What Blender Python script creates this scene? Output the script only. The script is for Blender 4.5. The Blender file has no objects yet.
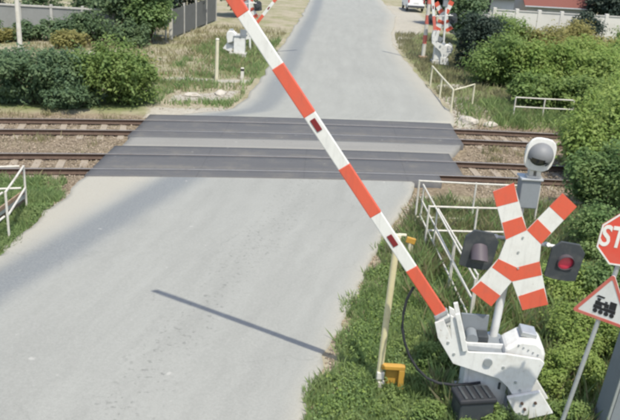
import bpy, bmesh, math, random
import numpy as np
from mathutils import Vector, Matrix

random.seed(7)
rng = np.random.default_rng(11)
R = math.radians
scene = bpy.context.scene
col = scene.collection

# ------------------------------------------------------------------ camera
CAM_H, F_PX, TILT, ROLL = 6.4, 750.0, R(19.93), R(3.4)
cam_d = bpy.data.cameras.new('camera')
cam = bpy.data.objects.new('camera', cam_d)
col.objects.link(cam)
cam_d.sensor_width = 36.0
cam_d.lens = F_PX / 620.0 * 36.0
cam_d.clip_start, cam_d.clip_end = 0.1, 3000.0
ct, st, cr, sr = math.cos(TILT), math.sin(TILT), math.cos(ROLL), math.sin(ROLL)
right = Vector((cr, sr * st, sr * ct))
up = Vector((-sr, cr * st, cr * ct))
back = Vector((0, -ct, st))
m3 = Matrix((right, up, back)).transposed()
cam.matrix_world = Matrix.Translation((0, 0, CAM_H)) @ m3.to_4x4()
scene.camera = cam

# ------------------------------------------------------------------ sky, sun, exposure
SUN = Vector((0.19, -0.47, 1.0)).normalized()          # direction towards the sun
el, az = math.asin(SUN.z), math.atan2(SUN.x, SUN.y)
w = bpy.data.worlds.new('World')
scene.world = w
w.use_nodes = True
nt = w.node_tree
sky = nt.nodes.new('ShaderNodeTexSky')
sky.sky_type = 'NISHITA'
sky.sun_disc = False
sky.sun_elevation, sky.sun_rotation = el, az
sky.air_density, sky.dust_density = 1.0, 2.0
bg = nt.nodes['Background']
bg.inputs['Strength'].default_value = 0.15
nt.links.new(sky.outputs[0], bg.inputs[0])
sd = bpy.data.lights.new('sun', 'SUN')
sd.energy, sd.angle, sd.color = 3.5, R(0.6), (1.0, 0.95, 0.83)
sun = bpy.data.objects.new('sun', sd)
sun.rotation_euler = SUN.to_track_quat('Z', 'Y').to_euler()
col.objects.link(sun)
scene.view_settings.view_transform = 'Standard'
scene.view_settings.look = 'None'
scene.view_settings.exposure = 0.62
scene.view_settings.gamma = 1.0
scene.cycles.filter_width = 2.9                          # the soft optics of a surveillance camera
scene.cycles.max_bounces = 6

# ------------------------------------------------------------------ materials
M = {}
def new_mat(name):
    m = bpy.data.materials.new(name)
    m.use_nodes = True
    M[name] = m
    t = m.node_tree
    return m, t, t.nodes['Principled BSDF']

def nd(t, kind, **kw):
    n = t.nodes.new(kind)
    for k, v in kw.items():
        setattr(n, k, v)
    return n

def noise(t, scale, detail=5, rough=0.6, vec=None):
    n = nd(t, 'ShaderNodeTexNoise')
    n.inputs['Scale'].default_value = scale
    n.inputs['Detail'].default_value = detail
    n.inputs['Roughness'].default_value = rough
    if vec is not None:
        t.links.new(vec, n.inputs['Vector'])
    return n.outputs['Fac']

def ramp(t, fac, lo, hi):
    n = nd(t, 'ShaderNodeMapRange')
    n.inputs['From Min'].default_value = lo
    n.inputs['From Max'].default_value = hi
    t.links.new(fac, n.inputs['Value'])
    return n.outputs['Result']

def mixc(t, fac, a, b):
    n = nd(t, 'ShaderNodeMix', data_type='RGBA')
    for v, i in ((a, 6), (b, 7)):
        if isinstance(v, tuple):
            n.inputs[i].default_value = (*v, 1)
        else:
            t.links.new(v, n.inputs[i])
    if isinstance(fac, float):
        n.inputs[0].default_value = fac
    else:
        t.links.new(fac, n.inputs[0])
    return n.outputs[2]

def maths(t, op, a, b=None):
    n = nd(t, 'ShaderNodeMath', operation=op)
    n.use_clamp = op in ('MULTIPLY', 'ADD', 'SUBTRACT')
    for i, v in enumerate((a, b)):
        if v is None:
            continue
        if isinstance(v, (int, float)):
            n.inputs[i].default_value = v
        else:
            t.links.new(v, n.inputs[i])
    return n.outputs[0]

def bump(t, p, h, strength=0.3, dist=0.02):
    b = nd(t, 'ShaderNodeBump')
    b.inputs['Strength'].default_value = strength
    b.inputs['Distance'].default_value = dist
    t.links.new(h, b.inputs['Height'])
    t.links.new(b.outputs[0], p.inputs['Normal'])

def coords(t, out='Object'):
    return nd(t, 'ShaderNodeTexCoord').outputs[out]

def painted(name, c, dirt=(0.22, 0.18, 0.13), amount=0.55, rough=0.45, metal=0.0, scale=5.0, spec=0.4):
    """Painted or bare surface with blotchy weathering and fine grain."""
    m, t, p = new_mat(name)
    v = coords(t)
    a = ramp(t, noise(t, scale, 6, 0.65, v), 0.48, 0.8)
    fine = noise(t, scale * 14, 3, 0.6, v)
    a = maths(t, 'MULTIPLY', a, amount)
    c1 = mixc(t, a, c, dirt)
    c2 = mixc(t, maths(t, 'MULTIPLY', ramp(t, fine, 0.4, 0.75), 0.16), c1, tuple(x * 0.55 for x in c))
    if name in ('white_paint', 'white_band', 'red_band', 'old_white', 'galvanised', 'cream_paint'):
        run = nd(t, 'ShaderNodeMapping')
        run.inputs['Scale'].default_value = (9, 9, 1.1)
        t.links.new(v, run.inputs[0])
        c2 = mixc(t, maths(t, 'MULTIPLY', ramp(t, noise(t, 1.6, 5, 0.7, run.outputs[0]), 0.50, 0.78), 0.38), c2, tuple(x * 0.45 + 0.03 for x in c))
        c2 = mixc(t, maths(t, 'MULTIPLY', ramp(t, noise(t, 16, 4, 0.7, v), 0.66, 0.72), 0.55), c2, (0.20, 0.10, 0.05))
    t.links.new(c2, p.inputs['Base Color'])
    p.inputs['Roughness'].default_value = rough
    p.inputs['Metallic'].default_value = metal
    p.inputs['Specular IOR Level'].default_value = spec
    bump(t, p, fine, 0.12, 0.004)
    return m

painted('white_paint', (0.62, 0.62, 0.595), (0.34, 0.29, 0.22), 0.5)
painted('white_band', (0.61, 0.61, 0.575), (0.42, 0.40, 0.36), 0.45, 0.4)
painted('red_band', (0.55, 0.098, 0.055), (0.40, 0.12, 0.08), 0.45, 0.4)
painted('faded_red', (0.50, 0.12, 0.09), (0.50, 0.26, 0.20), 0.7, 0.5)
painted('sign_red', (0.52, 0.065, 0.042), (0.42, 0.13, 0.10), 0.5, 0.4)
painted('black_print', (0.016, 0.016, 0.018), (0.05, 0.05, 0.05), 0.3, 0.5)
painted('old_white', (0.54, 0.52, 0.46), (0.26, 0.20, 0.13), 0.7, 0.6, scale=3)
painted('cream_paint', (0.56, 0.53, 0.39), (0.33, 0.26, 0.14), 0.5, 0.55, scale=3)
painted('yellowed_paint', (0.56, 0.51, 0.31), (0.34, 0.26, 0.12), 0.55, 0.55, scale=3)
painted('yellow_paint', (0.44, 0.25, 0.045), (0.26, 0.13, 0.04), 0.6, 0.5)
painted('grey_steel', (0.30, 0.32, 0.33), (0.18, 0.16, 0.13), 0.5, 0.5, 0.3)
painted('galvanised', (0.46, 0.48, 0.49), (0.25, 0.23, 0.2), 0.45, 0.45, 0.55)
painted('cabinet_grey', (0.20, 0.22, 0.235), (0.11, 0.11, 0.10), 0.5, 0.6, 0.1, 3)
painted('lamp_black', (0.036, 0.042, 0.047), (0.12, 0.12, 0.11), 0.7, 0.55)
painted('hood_grey', (0.16, 0.165, 0.17), (0.10, 0.10, 0.10), 0.5, 0.55)
painted('hood_dark', (0.075, 0.062, 0.072), (0.09, 0.08, 0.08), 0.5, 0.5)
painted('rubber', (0.018, 0.020, 0.024), (0.07, 0.065, 0.06), 0.5, 0.7)
painted('dark_reflector', (0.16, 0.018, 0.022), (0.10, 0.03, 0.03), 0.3, 0.25)
painted('rail_rust', (0.085, 0.055, 0.040), (0.16, 0.11, 0.08), 0.7, 0.8, 0.2, 7)
painted('rail_head', (0.27, 0.265, 0.26), (0.16, 0.13, 0.11), 0.6, 0.5, 0.7, 4)
painted('sleeper_concrete', (0.265, 0.225, 0.175), (0.15, 0.12, 0.085), 0.75, 0.9, 0, 2.5)
painted('concrete', (0.40, 0.39, 0.36), (0.22, 0.20, 0.16), 0.7, 0.9, 0, 2.0)
painted('grey_wall', (0.22, 0.225, 0.215), (0.13, 0.13, 0.11), 0.7, 0.9, 0, 0.6)
painted('white_wall', (0.54, 0.52, 0.48), (0.40, 0.37, 0.31), 0.6, 0.9, 0, 0.8)
painted('roof_red', (0.16, 0.058, 0.045), (0.14, 0.06, 0.05), 0.6, 0.85, 0, 1.5)
painted('brown_wood', (0.22, 0.14, 0.085), (0.36, 0.31, 0.24), 0.7, 0.85, 0, 4)
painted('bark', (0.085, 0.065, 0.045), (0.14, 0.12, 0.09), 0.6, 0.95, 0, 6)
painted('stone', (0.40, 0.37, 0.32), (0.20, 0.16, 0.12), 0.8, 0.95, 0, 3)
painted('car_white', (0.72, 0.73, 0.73), (0.4, 0.38, 0.34), 0.3, 0.25, 0, 2)
painted('tail_red', (0.35, 0.02, 0.02), (0.2, 0.03, 0.03), 0.3, 0.2)
def glass_mat(name, c, rough=0.08):
    m, t, p = new_mat(name)
    p.inputs['Base Color'].default_value = (*c, 1)
    p.inputs['Roughness'].default_value = rough
    p.inputs['Specular IOR Level'].default_value = 0.7
    n = noise(t, 30, 2, 0.5, coords(t))
    bump(t, p, n, 0.05, 0.002)
glass_mat('dark_glass', (0.02, 0.024, 0.028))
glass_mat('red_lens', (0.58, 0.045, 0.085), 0.25)
glass_mat('unlit_lens', (0.075, 0.02, 0.03), 0.25)
glass_mat('clear_lens', (0.30, 0.31, 0.32), 0.2)

def leaf_mat(name, a, b, dry=None, trans=0.5):
    m, t, p = new_mat(name)
    g = nd(t, 'ShaderNodeNewGeometry')
    oi = nd(t, 'ShaderNodeObjectInfo')
    c = mixc(t, g.outputs['Random Per Island'], a, b)
    big = ramp(t, noise(t, 1.3, 3, 0.6, coords(t)), 0.42, 0.66)
    c = mixc(t, maths(t, 'MULTIPLY', big, 0.55), c, dry or tuple(x * 1.5 for x in b))
    c = mixc(t, maths(t, 'MULTIPLY', oi.outputs['Random'], 0.30), c, (b[0] * 1.25, b[1] * 1.05, b[2] * 0.9))
    t.links.new(c, p.inputs['Base Color'])
    p.inputs['Roughness'].default_value = 0.55
    p.inputs['Specular IOR Level'].default_value = 0.25
    tr = nd(t, 'ShaderNodeBsdfTranslucent')
    t.links.new(c, tr.inputs['Color'])
    mx = nd(t, 'ShaderNodeMixShader')
    mx.inputs[0].default_value = trans
    t.links.new(p.outputs[0], mx.inputs[1])
    t.links.new(tr.outputs[0], mx.inputs[2])
    t.links.new(mx.outputs[0], t.nodes['Material Output'].inputs['Surface'])
leaf_mat('leaf_dark', (0.085, 0.145, 0.085), (0.140, 0.215, 0.110), (0.185, 0.25, 0.11))
leaf_mat('leaf_mid', (0.130, 0.215, 0.070), (0.215, 0.310, 0.098), (0.27, 0.33, 0.11))
leaf_mat('leaf_green', (0.115, 0.195, 0.075), (0.195, 0.295, 0.108), (0.25, 0.32, 0.12))
leaf_mat('leaf_bright', (0.165, 0.265, 0.070), (0.265, 0.365, 0.100), (0.32, 0.37, 0.13))
leaf_mat('leaf_dry', (0.19, 0.20, 0.070), (0.29, 0.285, 0.105), (0.33, 0.30, 0.14))
leaf_mat('leaf_black_green', (0.036, 0.058, 0.052), (0.064, 0.098, 0.076), (0.085, 0.115, 0.078))
leaf_mat('grass_green', (0.150, 0.235, 0.090), (0.245, 0.345, 0.135), (0.31, 0.36, 0.17))
leaf_mat('grass_dry', (0.20, 0.205, 0.105), (0.305, 0.29, 0.165), (0.37, 0.335, 0.215))

def road_mat(name, base, band_amt=0.55, seams=False):
    """Worn asphalt: streaks along the lane, a polished wheel track, dust along the edges, cracks and repairs."""
    m, t, p = new_mat(name)
    uv = coords(t, 'UV')
    sep = nd(t, 'ShaderNodeSeparateXYZ')
    t.links.new(uv, sep.inputs[0])
    u = sep.outputs[0]
    obj = coords(t)
    mp = nd(t, 'ShaderNodeMapping')
    mp.inputs['Scale'].default_value = (16, 0.22, 1)
    t.links.new(uv, mp.inputs[0])
    streak = noise(t, 1.0, 6, 0.65, mp.outputs[0])
    wob = noise(t, 0.5, 4, 0.6, obj)
    c = mixc(t, ramp(t, streak, 0.3, 0.72), tuple(x * 0.90 for x in base), tuple(min(1, x * 1.10) for x in base))
    patch = ramp(t, noise(t, 0.35, 5, 0.6, obj), 0.45, 0.62)
    c = mixc(t, maths(t, 'MULTIPLY', patch, 0.22), c, tuple(x * 0.80 for x in base))
    uw = maths(t, 'ADD', u, maths(t, 'MULTIPLY', wob, 0.09))
    at = lambda n_: nd(t, 'ShaderNodeAttribute', attribute_name=n_).outputs['Fac']
    blotch = noise(t, 1.1, 5, 0.65, obj)
    def worn(name, k):
        q = nd(t, 'ShaderNodeMath', operation='MULTIPLY_ADD')
        t.links.new(blotch, q.inputs[0]); q.inputs[1].default_value = k; q.inputs[2].default_value = -k / 2
        q2 = nd(t, 'ShaderNodeMath', operation='ADD')
        t.links.new(q.outputs[0], q2.inputs[0]); t.links.new(at(name), q2.inputs[1])
        q3 = nd(t, 'ShaderNodeMapRange', interpolation_type='SMOOTHSTEP')
        t.links.new(q2.outputs[0], q3.inputs['Value'])
        return q3.outputs[0]
    c = mixc(t, maths(t, 'MULTIPLY', worn('track', 0.45), band_amt), c, (base[0] * 0.50, base[1] * 0.55, base[2] * 0.65))
    c = mixc(t, maths(t, 'MULTIPLY', worn('dust', 0.6), 0.9), c, (0.318, 0.300, 0.252))
    # fine aggregate, stains, cracks
    ag = noise(t, 55, 3, 0.7, obj)
    c = mixc(t, maths(t, 'MULTIPLY', ramp(t, ag, 0.45, 0.75), 0.42), c, tuple(x * 0.6 for x in base))
    spots = ramp(t, noise(t, 7, 2, 0.5, obj), 0.70, 0.78)
    mask = ramp(t, noise(t, 0.45, 2, 0.5, obj), 0.50, 0.62)
    c = mixc(t, maths(t, 'MULTIPLY', maths(t, 'MULTIPLY', spots, mask), 0.45), c, tuple(x * 0.5 for x in base))
    lane = nd(t, 'ShaderNodeMath', operation='SUBTRACT')
    t.links.new(uw, lane.inputs[0]); lane.inputs[1].default_value = 0.70
    lane2 = maths(t, 'ABSOLUTE', lane.outputs[0])
    lm_ = nd(t, 'ShaderNodeMapRange')
    lm_.inputs['From Min'].default_value = 0.10
    lm_.inputs['From Max'].default_value = 0.03
    t.links.new(lane2, lm_.inputs['Value'])
    sp2 = ramp(t, noise(t, 10, 2, 0.6, obj), 0.60, 0.68)
    c = mixc(t, maths(t, 'MULTIPLY', maths(t, 'MULTIPLY', sp2, lm_.outputs[0]), 0.62), c, tuple(x * 0.5 for x in base))
    pale = ramp(t, noise(t, 4.2, 2, 0.5, obj), 0.73, 0.78)
    c = mixc(t, maths(t, 'MULTIPLY', pale, 0.5), c, (0.40, 0.39, 0.36))
    vor = nd(t, 'ShaderNodeTexVoronoi', feature='DISTANCE_TO_EDGE')
    wv = nd(t, 'ShaderNodeVectorMath', operation='ADD')
    nz = nd(t, 'ShaderNodeTexNoise')
    nz.inputs['Scale'].default_value = 1.2
    nz.inputs['Detail'].default_value = 5
    t.links.new(obj, nz.inputs['Vector'])
    t.links.new(obj, wv.inputs[0]); t.links.new(nz.outputs['Color'], wv.inputs[1])
    t.links.new(wv.outputs[0], vor.inputs['Vector'])
    vor.inputs['Scale'].default_value = 0.55
    crack = nd(t, 'ShaderNodeMapRange')
    crack.inputs['From Min'].default_value = 0.010
    crack.inputs['From Max'].default_value = 0.002
    t.links.new(vor.outputs['Distance'], crack.inputs['Value'])
    c = mixc(t, maths(t, 'MULTIPLY', maths(t, 'MULTIPLY', crack.outputs[0], mask), 0.22), c, tuple(x * 0.4 for x in base))
    if seams:                                            # butt joints between the rubber mats
        sp3 = nd(t, 'ShaderNodeMath', operation='PINGPONG')
        t.links.new(sep.outputs[1], sp3.inputs[0]); sp3.inputs[1].default_value = 1.5
        sj = nd(t, 'ShaderNodeMapRange')
        sj.inputs['From Min'].default_value = 0.030
        sj.inputs['From Max'].default_value = 0.012
        t.links.new(sp3.outputs[0], sj.inputs['Value'])
        c = mixc(t, maths(t, 'MULTIPLY', sj.outputs[0], 0.22), c, (0.03, 0.03, 0.03))
        c = mixc(t, maths(t, 'MULTIPLY', ramp(t, blotch, 0.5, 0.75), 0.45), c, (0.17, 0.155, 0.125))
    mott = noise(t, 22, 4, 0.75, obj)
    c = mixc(t, maths(t, 'MULTIPLY', ramp(t, mott, 0.42, 0.72), 0.28), c, tuple(min(1, x * 1.45) for x in base))
    t.links.new(c, p.inputs['Base Color'])
    p.inputs['Roughness'].default_value = 0.82
    p.inputs['Specular IOR Level'].default_value = 0.3
    bump(t, p, ag, 0.35, 0.008)
road_mat('asphalt_near', (0.246, 0.248, 0.228), 0.85)
road_mat('asphalt_far', (0.246, 0.248, 0.226), 0.75)
road_mat('asphalt_mid', (0.205, 0.200, 0.184), 0.2)
road_mat('crossing_panel', (0.090, 0.090, 0.092), 0.2, True)

def ground_mat():
    m, t, p = new_mat('ground')
    obj = coords(t)
    at = lambda n: nd(t, 'ShaderNodeAttribute', attribute_name=n).outputs['Fac']
    n1 = noise(t, 0.5, 6, 0.65, obj)
    n2 = noise(t, 5, 6, 0.7, obj)
    n3 = noise(t, 40, 4, 0.7, obj)
    dirt = mixc(t, ramp(t, n2, 0.3, 0.7), (0.24, 0.21, 0.15), (0.36, 0.325, 0.245))
    dry = mixc(t, ramp(t, n2, 0.35, 0.7), (0.17, 0.175, 0.088), (0.27, 0.255, 0.15))
    c = mixc(t, ramp(t, n1, 0.42, 0.6), dirt, dry)
    green = mixc(t, ramp(t, n2, 0.3, 0.7), (0.085, 0.12, 0.042), (0.16, 0.185, 0.075))
    def soft(name, k=0.9):
        s = nd(t, 'ShaderNodeMath', operation='ADD')
        t.links.new(at(name), s.inputs[0])
        s2 = nd(t, 'ShaderNodeMath', operation='MULTIPLY_ADD')
        t.links.new(n2, s2.inputs[0]); s2.inputs[1].default_value = k; s2.inputs[2].default_value = -k / 2
        t.links.new(s2.outputs[0], s.inputs[1])
        return ramp(t, s.outputs[0], 0.35, 0.65)
    c = mixc(t, soft('green'), c, green)
    stones = nd(t, 'ShaderNodeTexVoronoi')
    stones.inputs['Scale'].default_value = 13
    t.links.new(obj, stones.inputs['Vector'])
    bal = mixc(t, ramp(t, stones.outputs['Color'], 0.1, 0.9), (0.125, 0.095, 0.064), (0.265, 0.215, 0.155))
    bal = mixc(t, maths(t, 'MULTIPLY', ramp(t, n1, 0.45, 0.7), 0.4), bal, (0.20, 0.18, 0.11))
    c = mixc(t, soft('ballast'), c, bal)
    sand = mixc(t, ramp(t, n2, 0.3, 0.75), (0.28, 0.262, 0.22), (0.40, 0.375, 0.32))
    c = mixc(t, soft('sand', 0.7), c, sand)
    c = mixc(t, maths(t, 'MULTIPLY', ramp(t, n3, 0.45, 0.75), 0.3), c, (0.10, 0.09, 0.06))
    t.links.new(c, p.inputs['Base Color'])
    p.inputs['Roughness'].default_value = 0.95
    p.inputs['Specular IOR Level'].default_value = 0.15
    bump(t, p, n3, 0.6, 0.03)
ground_mat()

# ------------------------------------------------------------------ helpers
def tag(o, label=None, cat=None, group=None, kind=None):
    if label: o['label'] = label
    if cat: o['category'] = cat
    if group: o['group'] = group
    if kind: o['kind'] = kind
    return o

def thing(name, label, cat, loc=(0, 0, 0), rz=0.0, group=None):
    o = bpy.data.objects.new(name, None)
    col.objects.link(o)
    o.empty_display_size = 0.2
    o.location = loc
    o.rotation_euler = (0, 0, rz)
    return tag(o, label, cat, group)

class MB:
    """Collects shapes; build() links them as ONE mesh object."""
    def __init__(self):
        self.bm = bmesh.new()
    def box(self, c, s, rot=None):
        mt = Matrix.Translation(c) @ (rot.to_4x4() if rot else Matrix()) @ Matrix.Diagonal((*s, 1))
        bmesh.ops.create_cube(self.bm, size=1.0, matrix=mt)
        return self
    def cyl(self, a, b, r1, r2=None, n=14, caps=True):
        a, b = Vector(a), Vector(b)
        d = b - a
        mt = Matrix.Translation((a + b) / 2) @ d.to_track_quat('Z', 'Y').to_matrix().to_4x4()
        bmesh.ops.create_cone(self.bm, cap_ends=caps, segments=n, radius1=r1, radius2=r1 if r2 is None else r2, depth=d.length, matrix=mt)
        return self
    def tube(self, pts, r, n=8):
        pts = [Vector(p) for p in pts]
        rings = []
        for i, p in enumerate(pts):
            d = (pts[min(i + 1, len(pts) - 1)] - pts[max(i - 1, 0)]).normalized()
            q = d.to_track_quat('Z', 'Y').to_matrix()
            rr = r[i] if isinstance(r, (list, tuple)) else r
            rings.append([self.bm.verts.new(p + q @ Vector((math.cos(k * math.tau / n) * rr, math.sin(k * math.tau / n) * rr, 0))) for k in range(n)])
        for a, b in zip(rings, rings[1:]):
            for k in range(n):
                self.bm.faces.new((a[k], a[(k + 1) % n], b[(k + 1) % n], b[k]))
        self.bm.faces.new(rings[0][::-1]); self.bm.faces.new(rings[-1])
        return self
    def prism(self, poly, y0, y1, frame=None):
        """poly in (x, z), extruded along y from y0 to y1; frame maps local to target."""
        f = frame or Matrix()
        a = [self.bm.verts.new(f @ Vector((x, y0, z))) for x, z in poly]
        b = [self.bm.verts.new(f @ Vector((x, y1, z))) for x, z in poly]
        n = len(poly)
        self.bm.faces.new(a); self.bm.faces.new(b[::-1])
        for i in range(n):
            self.bm.faces.new((a[i], b[i], b[(i + 1) % n], a[(i + 1) % n]))
        return self
    def ring(self, outer, inner, y0, y1, frame=None):
        f = frame or Matrix()
        n = len(outer)
        V = lambda P, y: [self.bm.verts.new(f @ Vector((x, y, z))) for x, z in P]
        oa, ob, ia, ib = V(outer, y0), V(outer, y1), V(inner, y0), V(inner, y1)
        for i in range(n):
            j = (i + 1) % n
            for q in ((oa[i], oa[j], ia[j], ia[i]), (ob[i], ib[i], ib[j], ob[j]), (oa[i], ob[i], ob[j], oa[j]), (ia[i], ia[j], ib[j], ib[i])):
                self.bm.faces.new(q)
        return self
    def build(self, name, mat, parent=None, loc=None, rot=None, bevel=0.0, smooth=False):
        bmesh.ops.recalc_face_normals(self.bm, faces=self.bm.faces)
        me = bpy.data.meshes.new(name)
        self.bm.to_mesh(me)
        self.bm.free()
        me.materials.append(M[mat])
        if smooth:
            me.polygons.foreach_set('use_smooth', [True] * len(me.polygons))
            me.set_sharp_from_angle(angle=R(40))
        o = bpy.data.objects.new(name, me)
        col.objects.link(o)
        if parent: o.parent = parent
        if loc: o.location = loc
        if rot: o.rotation_euler = rot
        if bevel:
            b = o.modifiers.new('edge', 'BEVEL')
            b.width, b.segments, b.limit_method = bevel, 2, 'ANGLE'
        return o

def copy_tree(o, parent=None):
    c = o.copy()
    col.objects.link(c)
    c.parent = parent
    for ch in list(o.children):
        copy_tree(ch, c)
    return c

def array_mesh(name, V, F, mat, parent=None, loc=None):
    V = np.asarray(V, np.float32); F = np.asarray(F, np.int32)
    me = bpy.data.meshes.new(name)
    me.vertices.add(len(V)); me.vertices.foreach_set('co', V.ravel())
    k = F.shape[1]
    me.loops.add(F.size); me.loops.foreach_set('vertex_index', F.ravel())
    me.polygons.add(len(F)); me.polygons.foreach_set('loop_start', np.arange(0, F.size, k, dtype=np.int32))
    me.update(calc_edges=True)
    if mat: me.materials.append(M[mat])
    o = bpy.data.objects.new(name, me)
    col.objects.link(o)
    if parent: o.parent = parent
    if loc is not None: o.location = loc
    return o

# ------------------------------------------------------------------ layout functions
FAR_C, NEAR_C = 26.12, 21.68
GAUGE = 1.435
def track_y(x, c, off=0.0):
    x = np.asarray(x, float)
    xc = np.clip(x, -12.0, 12.0)
    slope = 0.125 - 0.010 * xc
    return c + 0.125 * xc - 0.005 * xc * xc + (x - xc) * slope + off * np.sqrt(1 + slope * slope)

def inside(px, py, poly, soft=0.4):
    """Smooth 0..1 mask of a polygon."""
    poly = np.asarray(poly, float)
    ins = np.zeros(px.shape, bool); dist = np.full(px.shape, 1e9)
    n = len(poly)
    for i in range(n):
        (x1, y1), (x2, y2) = poly[i], poly[(i + 1) % n]
        cond = ((y1 > py) != (y2 > py)) & (px < (x2 - x1) * (py - y1) / (y2 - y1 + 1e-12) + x1)
        ins ^= cond
        dx, dy = x2 - x1, y2 - y1
        tt = np.clip(((px - x1) * dx + (py - y1) * dy) / (dx * dx + dy * dy + 1e-12), 0, 1)
        dist = np.minimum(dist, np.hypot(px - x1 - tt * dx, py - y1 - tt * dy))
    sd_ = np.where(ins, dist, -dist)
    return np.clip(sd_ / (2 * soft) + 0.5, 0, 1)

NEAR_R = [(-2.4, -6), (-1.4, 0), (-0.55, 5), (0.03, 8.94), (0.31, 10.28), (0.75, 12.37), (1.34, 14.74), (2.05, 17.2), (2.79, 19.6), (3.0, 20.95)]
NEAR_L = [(-13.0, -6), (-10.0, 0), (-8.1, 5), (-7.35, 8.94), (-7.0, 10.28), (-6.5, 12.37), (-6.25, 14.74), (-6.15, 17.2), (-6.12, 19.2), (-6.10, 19.8)]
FAR_R = [(5.3, 28.2), (5.55, 30.8), (5.40, 33), (5.2, 37.7), (5.1, 43.5), (4.85, 50.7), (5.3, 57), (6.1, 64), (6.9, 72), (6.9, 85), (6.9, 140)]
FAR_L = [(-5.3, 26.85), (-3.3, 28.6), (-2.85, 31), (-2.75, 35), (-2.55, 40), (-2.35, 48), (-2.0, 58), (-1.75, 66), (-1.55, 76), (-1.35, 90), (-0.7, 140)]

def gh(x, y):
    """Ground height."""
    x = np.asarray(x, float); y = np.asarray(y, float)
    h = -0.075 + 0.03 * np.sin(x * 0.9 + 1.3) * np.sin(y * 0.7) + 0.015 * np.sin(x * 2.3 + y * 1.7)
    tn, tf = track_y(x, NEAR_C) - 2.6, track_y(x, FAR_C) + 2.4
    s = np.clip(np.minimum(y - tn, tf - y) / 1.0 + 0.5, 0, 1)
    h = h * (1 - s) + (-0.19 + 0.012 * np.sin(x * 5) * np.sin(y * 6)) * s
    # the near verge rises gently away from the road, the field beyond the right hedge too
    return h

# ------------------------------------------------------------------ ground sheet
xs = np.unique(np.concatenate([np.linspace(-400, -40, 12), np.linspace(-40, -16, 25), np.arange(-16, 16.01, 0.2), np.linspace(16, 40, 25), np.linspace(40, 400, 12)]))
ys = np.unique(np.concatenate([np.linspace(-200, -8, 8), np.arange(-8, 6, 1.0), np.arange(6, 36.01, 0.2), np.arange(36, 90, 0.6), np.linspace(90, 160, 20), np.linspace(160, 800, 12)]))
GX, GY = np.meshgrid(xs, ys)
GZ = gh(GX, GY)
nx, ny = len(xs), len(ys)
idx = np.arange(nx * ny).reshape(ny, nx)
Fq = np.stack([idx[:-1, :-1], idx[:-1, 1:], idx[1:, 1:], idx[1:, :-1]], -1).reshape(-1, 4)
ground = array_mesh('ground', np.stack([GX, GY, GZ], -1).reshape(-1, 3), Fq, 'ground')
tag(ground, kind='structure')
ballast = np.clip(np.minimum(GY - track_y(GX, NEAR_C) + 2.1, track_y(GX, FAR_C) + 2.3 - GY) / 0.8 + 0.5, 0, 1)
sand = np.zeros(GX.shape)
for poly, s in [
    ([(-6.4, 6), (-4.5, 6), (-4.5, 20), (-6.3, 20)], 0.3),
    ([(-6.3, 27.0), (-3.0, 27.6), (-2.6, 29.6), (-4.6, 28.7), (-6.3, 28.3)], 0.3),
    ([(-5.9, 29.6), (-3.6, 30.8), (-3.4, 32.6), (-5.9, 30.9)], 0.25),
    ([(-6.9, 34.3), (-3.2, 34.4), (-3.2, 35.2), (-6.9, 35.0)], 0.25),
    ([(-14.2, 38.6), (-11.6, 38.9), (-11.2, 41.6), (-13.6, 41.0)], 0.6),
    ([(-16.5, 38.2), (-15.2, 38.4), (-15.3, 40.5), (-16.4, 40.3)], 0.5),
    ([(5.0, 28.2), (6.2, 28.4), (6.4, 30.2), (5.4, 31.2), (5.2, 36), (4.7, 36)], 0.3),
    ([(5.8, 30.2), (7.3, 30.8), (7.0, 34.5), (5.7, 34)], 0.35),
    ([(5.8, 36), (7.2, 36.4), (7.4, 37.6), (5.8, 37)], 0.3),
    ([(4.6, 48), (5.6, 52), (7.8, 60), (9.6, 70), (9.6, 84), (4.0, 84)], 0.8),
    ([(2.3, 17.3), (3.0, 17.0), (3.4, 19.8), (2.6, 19.9)], 0.35),
]:
    sand = np.maximum(sand, inside(GX, GY, poly, s))
green = np.zeros(GX.shape)
for poly, s in [
    ([(-0.6, 5), (6, 5), (9, 12), (9, 16.5), (2.6, 15.8), (1.6, 14.6), (0.3, 9.0)], 0.4),
    ([(-9, 12), (-6.3, 12), (-6.3, 18.8), (-7.2, 19.4), (-9, 17.6)], 0.3),
    ([(6.4, 30.6), (40, 30.6), (40, 60), (6, 60), (5.4, 46), (5.6, 36)], 0.8),
    ([(9, 17), (30, 17), (30, 29), (12, 28)], 0.8),
    ([(-12.5, 26.6), (-6.6, 27.8), (-6.4, 31), (-13, 31)], 0.6),
    ([(-4.8, 36.5), (-2.6, 36), (-2.3, 46), (-4.5, 46)], 0.6),
]:
    green = np.maximum(green, inside(GX, GY, poly, s))
for nm, arr in (('ballast', ballast), ('sand', sand), ('green', green)):
    a = ground.data.attributes.new(nm, 'FLOAT', 'POINT')
    a.data.foreach_set('value', arr.ravel().astype(np.float32))
ground.data.polygons.foreach_set('use_smooth', [True] * len(ground.data.polygons))

# ------------------------------------------------------------------ road strips
def resample(P, k):
    P = np.asarray(P, float)
    s = np.concatenate([[0], np.cumsum(np.hypot(*np.diff(P, axis=0).T))])
    q = np.linspace(0, s[-1], k)
    return np.stack([np.interp(q, s, P[:, 0]), np.interp(q, s, P[:, 1])], -1)

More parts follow.
